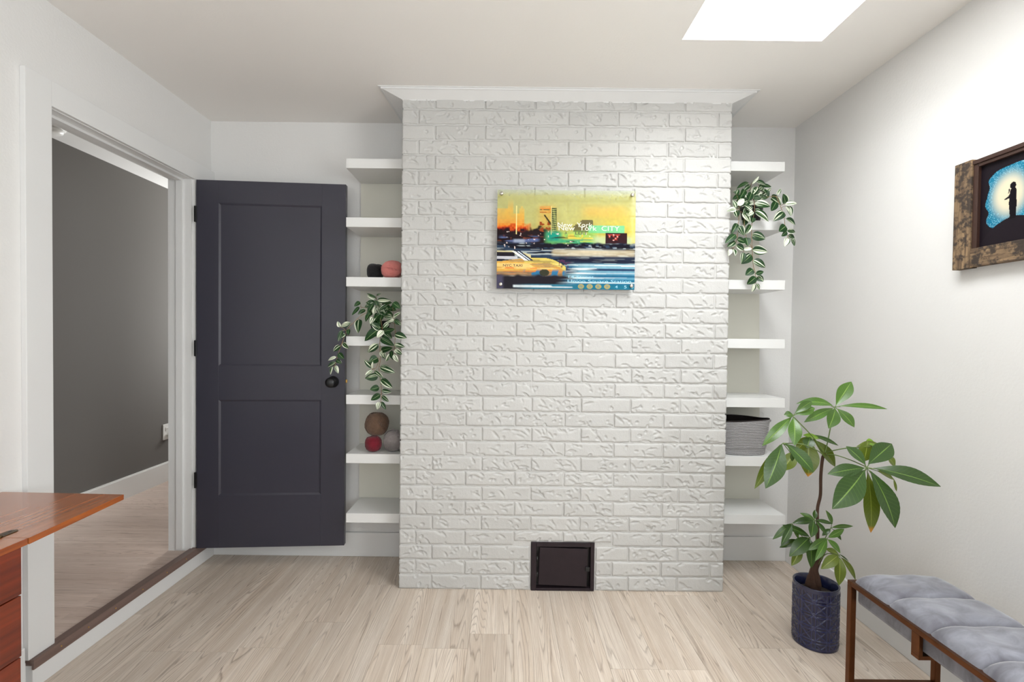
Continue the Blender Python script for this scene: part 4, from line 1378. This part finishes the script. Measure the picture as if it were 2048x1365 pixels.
def paint_city(W, Hh):
    x = np.linspace(0, 1, W)[None, :] * np.ones((Hh, 1))
    y = np.linspace(0, 1, Hh)[:, None] * np.ones((1, W))
    sh = (Hh, W)
    img = np.zeros((Hh, W, 3))
    al = np.zeros(sh)

    def lay(mask, col, a=None):
        nonlocal img, al
        m = np.clip(mask, 0, 1)[..., None]
        img = img * (1 - m) + np.array(col) * m
        if a is not None:
            al = al * (1 - m[..., 0]) + a * m[..., 0]
    inr = lambda a, b, c, d: ((x >= a) & (x <= b) & (y >= c) & (y <= d)).astype(float)
    soft = lambda a, b, c, d, s=0.02: smooth(a - s, a + s, x) * (1 - smooth(b - s, b + s, x)) * smooth(c - s, c + s, y) * (1 - smooth(d - s, d + s, y))
    n1, n2, n3 = vnoise(sh, 9, 6, 1), vnoise(sh, 26, 20, 2), vnoise(sh, 70, 52, 3)
    st1, st2, st3 = vnoise(sh, 3, 26, 4), vnoise(sh, 6, 60, 5), vnoise(sh, 11, 110, 6)
    lay(np.ones(sh), L3(236, 226, 120), 0.34)
    lay(1 - smooth(0.0, 0.07, y), L3(226, 226, 190), 0.30)
    lay(smooth(0.05, 0.35, y) * smooth(0.35, 0.9, x), L3(240, 218, 76), 0.52)
    lay(soft(0.05, 0.6, 0.12, 0.42, 0.10) * 0.5, L3(232, 224, 130), 0.5)
    lay(soft(0.62, 0.93, 0.16, 0.27, 0.05) * 0.65, L3(244, 190, 80), 0.7)
    lay(soft(0.3, 0.42, 0.15, 0.4, 0.04) * 0.6, L3(240, 180, 60), 0.7)
    # skyline, orange
    sk = inr(0.0, 0.10, 0.19, 0.6) + inr(0.075, 0.115, 0.10, 0.6) + inr(0.085, 0.105, 0.085, 0.6) + inr(0.16, 0.195, 0.19, 0.6) + inr(0.168, 0.185, 0.165, 0.6) + inr(0.11, 0.16, 0.24, 0.6)
    lay(np.clip(sk, 0, 1) * (0.6 + 0.25 * n2) * smooth(0.06, 0.22, y), L3(244, 180, 56), 0.72)
    lay(np.clip(sk, 0, 1) * smooth(0.22, 0.4, y) * (0.6 + 0.4 * (np.sin(y * 300) > 0)), L3(226, 126, 30), 0.92)
    # red to black mass on the left
    n4, n5 = vnoise(sh, 140, 24, 7), vnoise(sh, 40, 70, 8)
    edge = 0.35 + 0.14 * (n1 - 0.5) + 0.10 * (n2 - 0.5) + 0.05 * (n3 - 0.5)
    lay(smooth(edge - 0.05, edge + 0.01, y) * (1 - smooth(0.19, 0.28, x + 0.06 * (n2 - 0.5))), L3(206, 84, 20), 0.97)
    lay(smooth(edge - 0.01, edge + 0.04, y) * (1 - smooth(0.18, 0.30, x)) * (n4 > 0.35), L3(150, 34, 16), 1.0)
    lay(smooth(edge + 0.02, edge + 0.08, y) * (1 - smooth(0.34, 0.48, x + 0.12 * (n2 - 0.5))), L3(26, 12, 18), 1.0)
    lay(smooth(0.385, 0.44, y + 0.07 * (n2 - 0.5)) * soft(0.17, 0.46, 0.0, 1.0, 0.03), L3(30, 18, 20), 1.0)
    lay(smooth(0.42, 0.5, y) * (1 - smooth(0.40, 0.5, x)) * (n5 > 0.78) * 0.7, L3(120, 60, 40), 1.0)
    # hatched facade and tower
    lay(inr(0.305, 0.385, 0.165, 0.24) * (np.sin(y * 420) > 0.1), L3(216, 112, 40), 0.95)
    lay(inr(0.305, 0.385, 0.185, 0.24) * (np.sin(y * 260) > 0.5) * (n3 > 0.45), L3(90, 46, 20), 0.95)
    lay(inr(0.305, 0.385, 0.32, 0.42) * (n3 > 0.42), L3(140, 60, 24), 0.95)
    lay(inr(0.335, 0.39, 0.25, 0.4) * (np.abs((x - 0.34) * 1.9 - (y - 0.25)) < 0.014), L3(60, 50, 24), 0.95)
    lay(inr(0.392, 0.43, 0.18, 0.44), L3(60, 70, 46), 0.97)
    lay(inr(0.396, 0.426, 0.19, 0.42) * (np.sin(y * 330 + x * 60) > 0.35), L3(176, 180, 104), 0.95)
    # grey blocks, teal sign, green street
    lay(inr(0.60, 0.695, 0.305, 0.42) + inr(0.55, 0.60, 0.355, 0.42) + inr(0.61, 0.69, 0.295, 0.31) + inr(0.565, 0.59, 0.34, 0.36), L3(104, 96, 60), 0.93)
    lay(inr(0.66, 0.92, 0.352, 0.432), L3(120, 200, 140), 0.92)
    lay(soft(0.36, 0.72, 0.42, 0.56, 0.03) * (0.6 + 0.4 * st1), L3(120, 190, 90), 0.95)
    lay(soft(0.36, 0.46, 0.42, 0.52, 0.03), L3(24, 140, 120), 0.97)
    lay(soft(0.48, 0.72, 0.44, 0.50, 0.02) * (n2 > 0.5) * 0.8, L3(226, 190, 70), 0.95)
    lay(soft(0.45, 0.70, 0.49, 0.55, 0.02) * (st2 > 0.45) * 0.9, L3(40, 150, 110), 0.97)
    lay(smooth(0.42, 0.5, y) * soft(0.4, 0.7, 0.41, 0.6, 0.03) * (st3 > 0.62), L3(40, 40, 24), 1.0)
    lay(soft(0.70, 0.98, 0.46, 0.57, 0.03) * 0.7, L3(176, 206, 176), 0.9)
    lay(inr(0.785, 0.94, 0.425, 0.575), L3(48, 22, 26), 1.0)
    lay(inr(0.80, 0.89, 0.44, 0.50) * (n3 > 0.55), L3(170, 60, 50), 1.0)
    lay((inr(0.80, 0.93, 0.44, 0.57)) * (n3 > 0.86), L3(240, 200, 190), 1.0)
    # traffic and road: streaks below the horizon
    hz = 0.535 + 0.03 * (n2 - 0.5)
    street = smooth(hz - 0.015, hz + 0.015, y)
    lay(street, L3(40, 56, 78), 1.0)
    lay(street * smooth(0.48, 0.60, st2), L3(16, 14, 26), 1.0)
    lay(street * smooth(0.60, 0.72, st3) * 0.75, L3(176, 186, 186), 1.0)
    lay(street * smooth(0.60, 0.75, st1) * 0.6, L3(40, 110, 146), 1.0)
    lay(soft(0.02, 0.30, 0.47, 0.53, 0.02) * smooth(0.4, 0.55, st2), L3(84, 98, 140), 1.0)
    lay(soft(0.12, 0.20, 0.50, 0.53, 0.012), L3(150, 160, 180), 1.0)
    lay(inr(0, 0.72, 0.40, 0.60) * (n3 > 0.93), L3(230, 210, 200), 1.0)
    lay(soft(0.20, 1.0, 0.535, 0.59, 0.012) * smooth(0.35, 0.5, n5), L3(18, 16, 28), 1.0)
    lay(soft(0.40, 1.0, 0.60, 0.665, 0.015) * (0.25 + 0.75 * st1) * 0.85, L3(214, 196, 158), 1.0)
    lay(soft(0.45, 1.0, 0.675, 0.735, 0.012) * (0.6 + 0.4 * st2), L3(24, 26, 46), 1.0)
    # taxi
    hood = 0.685 + 0.10 * np.clip((x - 0.33) / 0.18, 0, 1) ** 2 + 0.04 * np.clip((0.22 - x) / 0.2, 0, 1)
    body = (y > hood) & (y < 0.83) & (x < 0.50)
    lay(body * (0.72 + 0.28 * smooth(0.3, 0.6, st2)), L3(214, 164, 74), 1.0)
    lay(((y > hood) & (y < hood + 0.05) & (x > 0.2) & (x < 0.5)) * 0.9, L3(208, 190, 96), 1.0)
    lay(body * (st3 > 0.66) * 0.55, L3(120, 96, 60), 1.0)
    lay(body * smooth(0.40, 0.50, x) * (st2 > 0.5) * 0.8, L3(60, 80, 100), 1.0)
    lay(((y > 0.74) & (y < 0.80) & (x < 0.47)) * (st2 > 0.5) * 0.7, L3(240, 206, 130), 1.0)
    lay(((y > 0.78) & (y < 0.86) & (x < 0.47)) * (st3 > 0.6) * 0.8, L3(216, 120, 50), 1.0)
    roof = 0.615 + 0.9 * np.clip(x - 0.1, 0, 1) ** 1.6
    lay(((x < 0.245) & (y > roof) & (y < roof + 0.035) & (y < 0.72)).astype(float), L3(206, 196, 150), 1.0)
    lay(((x < 0.13) & (y > 0.632) & (y < 0.668 + 0.1 * x)).astype(float), L3(30, 26, 34), 1.0)
    lay(((x < 0.15) & (y > 0.672) & (y < 0.70)).astype(float), L3(190, 190, 196), 1.0)
    dg = (x - 0.14) - (y - 0.61) * 1.0
    lay((np.abs(dg) < 0.022) & (y > 0.61) & (y < 0.715), L3(36, 40, 56), 1.0)
    lay((np.abs(dg + 0.03) < 0.013) & (y > 0.62) & (y < 0.715), L3(236, 236, 232), 1.0)
    lay((np.abs(dg) < 0.006) & (y > 0.62) & (y < 0.71), L3(210, 220, 230), 1.0)
    # lower left
    lay(soft(0.0, 0.5, 0.825, 0.875, 0.015) * (0.6 + 0.4 * n2), L3(150, 120, 80), 1.0)
    lay(soft(0.2, 0.5, 0.81, 0.87, 0.02) * (n2 > 0.5), L3(40, 110, 150), 1.0)
    lay((((x - 0.345) / 0.035) ** 2 + ((y - 0.835) / 0.035) ** 2 < 1).astype(float), L3(50, 50, 34), 1.0)
    lay(smooth(0.85, 0.88, y + 0.03 * (n2 - 0.5)) * (1 - smooth(0.46, 0.66, x + 0.15 * (st3 - 0.5))), L3(22, 14, 24), 1.0)
    lay(smooth(0.84, 0.88, y) * (1 - smooth(0.03, 0.06, x)), L3(66, 62, 84), 1.0)
    # lower right: white and blue streaks
    lay(smooth(0.50, 0.62, x + 0.1 * (st2 - 0.5)) * smooth(0.73, 0.75, y), L3(120, 164, 180), 1.0)
    lay(smooth(0.50, 0.62, x) * smooth(0.74, 0.76, y) * (np.sin(y * 150 + 3 * st1) > 0.5), L3(226, 232, 228), 1.0)
    lay(smooth(0.60, 0.75, x) * smooth(0.74, 0.76, y) * (np.sin(y * 95 + 1.0) > 0.55), L3(40, 62, 92), 1.0)
    lay(smooth(0.55, 0.75, x) * smooth(0.80, 0.84, y) * 0.55, L3(30, 116, 150), 1.0)
    lay(smooth(0.45, 0.6, x) * smooth(0.895, 0.905, y), L3(26, 100, 132), 1.0)
    lay(smooth(0.42, 0.6, x) * soft(0.3, 1.2, 0.925, 0.938, 0.004), L3(190, 206, 206), 1.0)
    lay(smooth(0.945, 0.96, y) * smooth(0.1, 0.3, x), L3(28, 104, 128), 1.0)
    lay(soft(0.12, 0.55, 0.962, 0.985, 0.006) * (st2 > 0.35), L3(196, 206, 208), 1.0)
    lay(soft(0.42, 0.535, 0.68, 0.78, 0.02) * (n3 > 0.62) * (x > 0.45), L3(70, 40, 70), 1.0)
    # pale sign posts
    for a in (0.136, 0.388):
        lay(inr(a, a + 0.005, 0.16, 0.45), L3(244, 226, 150), 0.95)
    img = img * (0.93 + 0.14 * n3[..., None])
    return np.concatenate([np.clip(img, 0, 1), al[..., None]], -1)


AXL, AXR, AZB, AZT, AY = -0.047, 0.645, 1.546, 2.040, YC - 0.034
ap = empty('acrylic_print', ((AXL + AXR) / 2, AY, AZB), 'colourful translucent acrylic city print with yellow taxi, mounted on the brick', 'picture')
box('acrylic_sheet', AXL, AXR, AY, AY + 0.005, AZB, AZT, 'clear_acrylic', ap)
grid_print('city_print', 0, 0, 0, 0, 300, 216, paint_city(300, 216), 'art_print', ap, lambda u, v: (AXL + (AXR - AXL) * u, AY - 0.0006, AZT + (AZB - AZT) * v))
for px_, pz_ in ((-0.027, 2.020), (0.627, 2.020), (0.629, 1.566), (-0.027, 1.567)):
    lathe('standoff', [(0.0075, -0.0285), (0.0075, -0.0052)], (px_, AY, pz_), 'steel', ap, 16, axis='Y')
    lathe('standoff_cap', [(0.0090, 0.0008), (0.0090, 0.0075), (0.0070, 0.0095), (0.001, 0.0098)], (px_, AY, pz_), 'steel', ap, 20, axis='Y')


def text_obj(name, s, x, z, height, width, mat, parent, dy, bold=0.0):
    cu = bpy.data.curves.new('txt', 'FONT')
    cu.body = s
    cu.size = 1.0
    cu.offset = bold
    to_ = bpy.data.objects.new('txt', cu)
    COL.objects.link(to_)
    bpy.context.view_layer.update()
    dg = bpy.context.evaluated_depsgraph_get()
    me = bpy.data.meshes.new_from_object(to_.evaluated_get(dg))
    bpy.data.objects.remove(to_)
    bpy.data.curves.remove(cu)
    co = np.empty(len(me.vertices) * 3)
    me.vertices.foreach_get('co', co)
    co = co.reshape(-1, 3)
    mn, mx = co.min(0), co.max(0)
    new = np.zeros_like(co)
    new[:, 0] = x + (co[:, 0] - mn[0]) / (mx[0] - mn[0]) * width
    new[:, 1] = AY - 0.0006 - dy
    new[:, 2] = z + (co[:, 1] - mn[1]) / (mx[1] - mn[1]) * height
    me.vertices.foreach_set('co', new.ravel())
    me.name = name
    me.materials.clear()
    me.materials.append(M[mat])
    me.update()
    o = bpy.data.objects.new(name, me)
    COL.objects.link(o)
    adopt(o, parent)
    return o


AW, AH = AXR - AXL, AZT - AZB
ax_ = lambda u: AXL + AW * u
az_ = lambda v: AZT - AH * v
for s, u0, u1, v0, v1, mt_, bd in (('New  York', 0.437, 0.690, 0.325, 0.370, 'print_white', 0.0), ('New  York  CITY', 0.445, 0.885, 0.357, 0.405, 'print_white', 0.0), ('3', 0.487, 0.503, 0.418, 0.442, 'print_dark', 0.0), ('LEFT', 0.566, 0.652, 0.418, 0.446, 'print_dark', 0.0),
                                   ('NYC TAXI', 0.045, 0.185, 0.752, 0.778, 'print_dark', 0.01), ('14 Street', 0.52, 0.705, 0.862, 0.885, 'print_blue', 0.0),
                                   ('Union Square Station', 0.515, 0.975, 0.902, 0.940, 'print_blue', 0.0), ('4', 0.860, 0.878, 0.957, 0.985, 'print_blue', 0.0), ('5', 0.925, 0.943, 0.957, 0.985, 'print_blue', 0.0), ('6', 0.975, 0.992, 0.957, 0.985, 'print_blue', 0.0)):
    text_obj('lettering', s, ax_(u0), az_(v1), AH * (v1 - v0), AW * (u1 - u0), mt_, ap, 0.0004, bd)
for s, u in (('N', 0.612), ('Q', 0.675), ('R', 0.738), ('W', 0.802)):
    V = [(ax_(u) + 0.0155 * math.cos(2 * math.pi * q / 24), AY - 0.0010, az_(0.970) + 0.0125 * math.sin(2 * math.pi * q / 24)) for q in range(24)]
    o = mesh('line_badge', V, [tuple(range(24))[::-1]], 'print_gold')
    adopt(o, ap)
    text_obj('lettering', s, ax_(u) - 0.006, az_(0.970) - 0.006, 0.012, 0.012, 'print_teal', ap, 0.0008)

# ------------------------------------------------------------------ rustic framed picture on the right wall
FX = XR - 0.030     # face of the frame
FY1, FY0, FZ0, FZ1 = 1.814, 1.19, 1.566, 1.950
fr = empty('framed_picture', (XR, (FY0 + FY1) / 2, FZ0), 'rustic wood framed picture of a figure against a blue starry glow', 'picture')
box('frame_upright', FX, XR - 0.001, FY1 - 0.066, FY1, FZ0, FZ1, 'rustic_upright', fr, 0.0015)
box('frame_upright', FX, XR - 0.001, FY0, FY0 + 0.066, FZ0, FZ1, 'rustic_upright', fr, 0.0015)
box('frame_rail', FX + 0.002, XR - 0.001, FY0 + 0.066, FY1 - 0.066, FZ0 + 0.003, FZ0 + 0.068, 'rustic_level', fr, 0.0015)
box('frame_rail', FX + 0.002, XR - 0.001, FY0 + 0.066, FY1 - 0.066, FZ1 - 0.020, FZ1 - 0.006, 'frame_dark', fr, 0.0015)
boxes('inner_moulding', [(FX + 0.006, XR - 0.004, FY1 - 0.084, FY1 - 0.066, FZ0 + 0.068, FZ1 - 0.020), (FX + 0.006, XR - 0.004, FY0 + 0.066, FY0 + 0.084, FZ0 + 0.068, FZ1 - 0.020),
                         (FX + 0.006, XR - 0.004, FY0 + 0.084, FY1 - 0.084, FZ1 - 0.032, FZ1 - 0.020)], 'frame_dark', fr, 0.002)
GY1, GY0, GZ0, GZ1 = FY1 - 0.084, FY0 + 0.084, FZ0 + 0.068, FZ1 - 0.030


def paint_picture(W, Hh):
    aw, ah = GY1 - GY0, GZ1 - GZ0
    x = np.linspace(0, aw, W)[None, :] * np.ones((Hh, 1))      # metres from the far end
    z = np.linspace(ah, 0, Hh)[:, None] * np.ones((1, W))
    sh = (Hh, W)
    n1, n3 = vnoise(sh, 14, 10, 31), np.random.default_rng(5).random(sh)
    nb = vnoise(sh, 90, 60, 33)
    img = np.zeros((Hh, W, 3)) + L3(26, 20, 26)
    u, v = x / aw, z / ah
    # soft cornered ragged window of light
    e = 0.06 * (n1 - 0.5)
    inside = (np.abs((u - 0.475 + 0.5 * e) / 0.425) ** 5 + np.abs((v - 0.53) / 0.375 + e) ** 5) < 1 + e * 2
    gx, gz = 0.098, ah * 0.56
    d = np.hypot((x - gx) / 0.8, z - gz)
    sky = L3(30, 128, 156) * (1 - smooth(0.04, 0.20, d))[..., None] + L3(18, 84, 122) * smooth(0.04, 0.20, d)[..., None]
    sky = sky * (1 - smooth(0.095, 0.035, d))[..., None] + L3(214, 204, 176) * smooth(0.095, 0.035, d)[..., None]
    img = np.where(inside[..., None], sky, img)
    star = inside & (n3 > 0.90) & (d > 0.07)
    img = np.where(star[..., None], L3(150, 200, 214), img)
    img = np.where((inside & (n3 < 0.10) & (d > 0.08))[..., None], img * 0.7, img)
    # hill
    hill = z < (ah * 0.30 - 1.9 * (x - 0.112) ** 2 * 3.2 + 0.006 * (n1 - 0.5))
    img = np.where(hill[..., None], L3(30, 24, 30), img)
    # standing figure seen from the side, arm held out
    fx, fz = 0.107, ah * 0.285
    S = 0.118
    px, pz = (x - fx) / S, (z - fz) / S
    fig = np.zeros(sh, bool)
    cap = lambda ax0, az0, ax1, az1, r0, r1: (lambda t: np.hypot(px - (ax0 + (ax1 - ax0) * t), pz - (az0 + (az1 - az0) * t)) < r0 + (r1 - r0) * t)(np.clip(((px - ax0) * (ax1 - ax0) + (pz - az0) * (az1 - az0)) / ((ax1 - ax0) ** 2 + (az1 - az0) ** 2), 0, 1))
    for c in ((0.02, 0.40, 0.03, 0.74, 0.105, 0.085), (0.00, 0.0, 0.0, 0.42, 0.045, 0.085), (0.07, 0.0, 0.05, 0.42, 0.045, 0.085), (0.02, 0.88, 0.02, 0.90, 0.085, 0.08),
              (0.0, 0.70, -0.08, 0.58, 0.04, 0.035), (-0.08, 0.58, -0.19, 0.55, 0.035, 0.02), (-0.02, 0.02, 0.09, 0.01, 0.035, 0.03), (-0.075, 0.80, -0.095, 0.70, 0.02, 0.012), (0.03, 0.72, 0.03, 0.86, 0.04, 0.04)):
        fig |= cap(*c)
    img = np.where(fig[..., None], L3(16, 12, 18), img)
    return np.concatenate([np.clip(img, 0, 1), np.ones(sh + (1,))], -1)


box('backing', XR - 0.012, XR - 0.004, GY0, GY1, GZ0, GZ1, 'backing_black', fr)
grid_print('picture_sheet', 0, 0, 0, 0, 300, 200, paint_picture(300, 200), 'picture_print', fr, lambda u, v: (XR - 0.0125, GY1 + (GY0 - GY1) * u, GZ1 + (GZ0 - GZ1) * v))
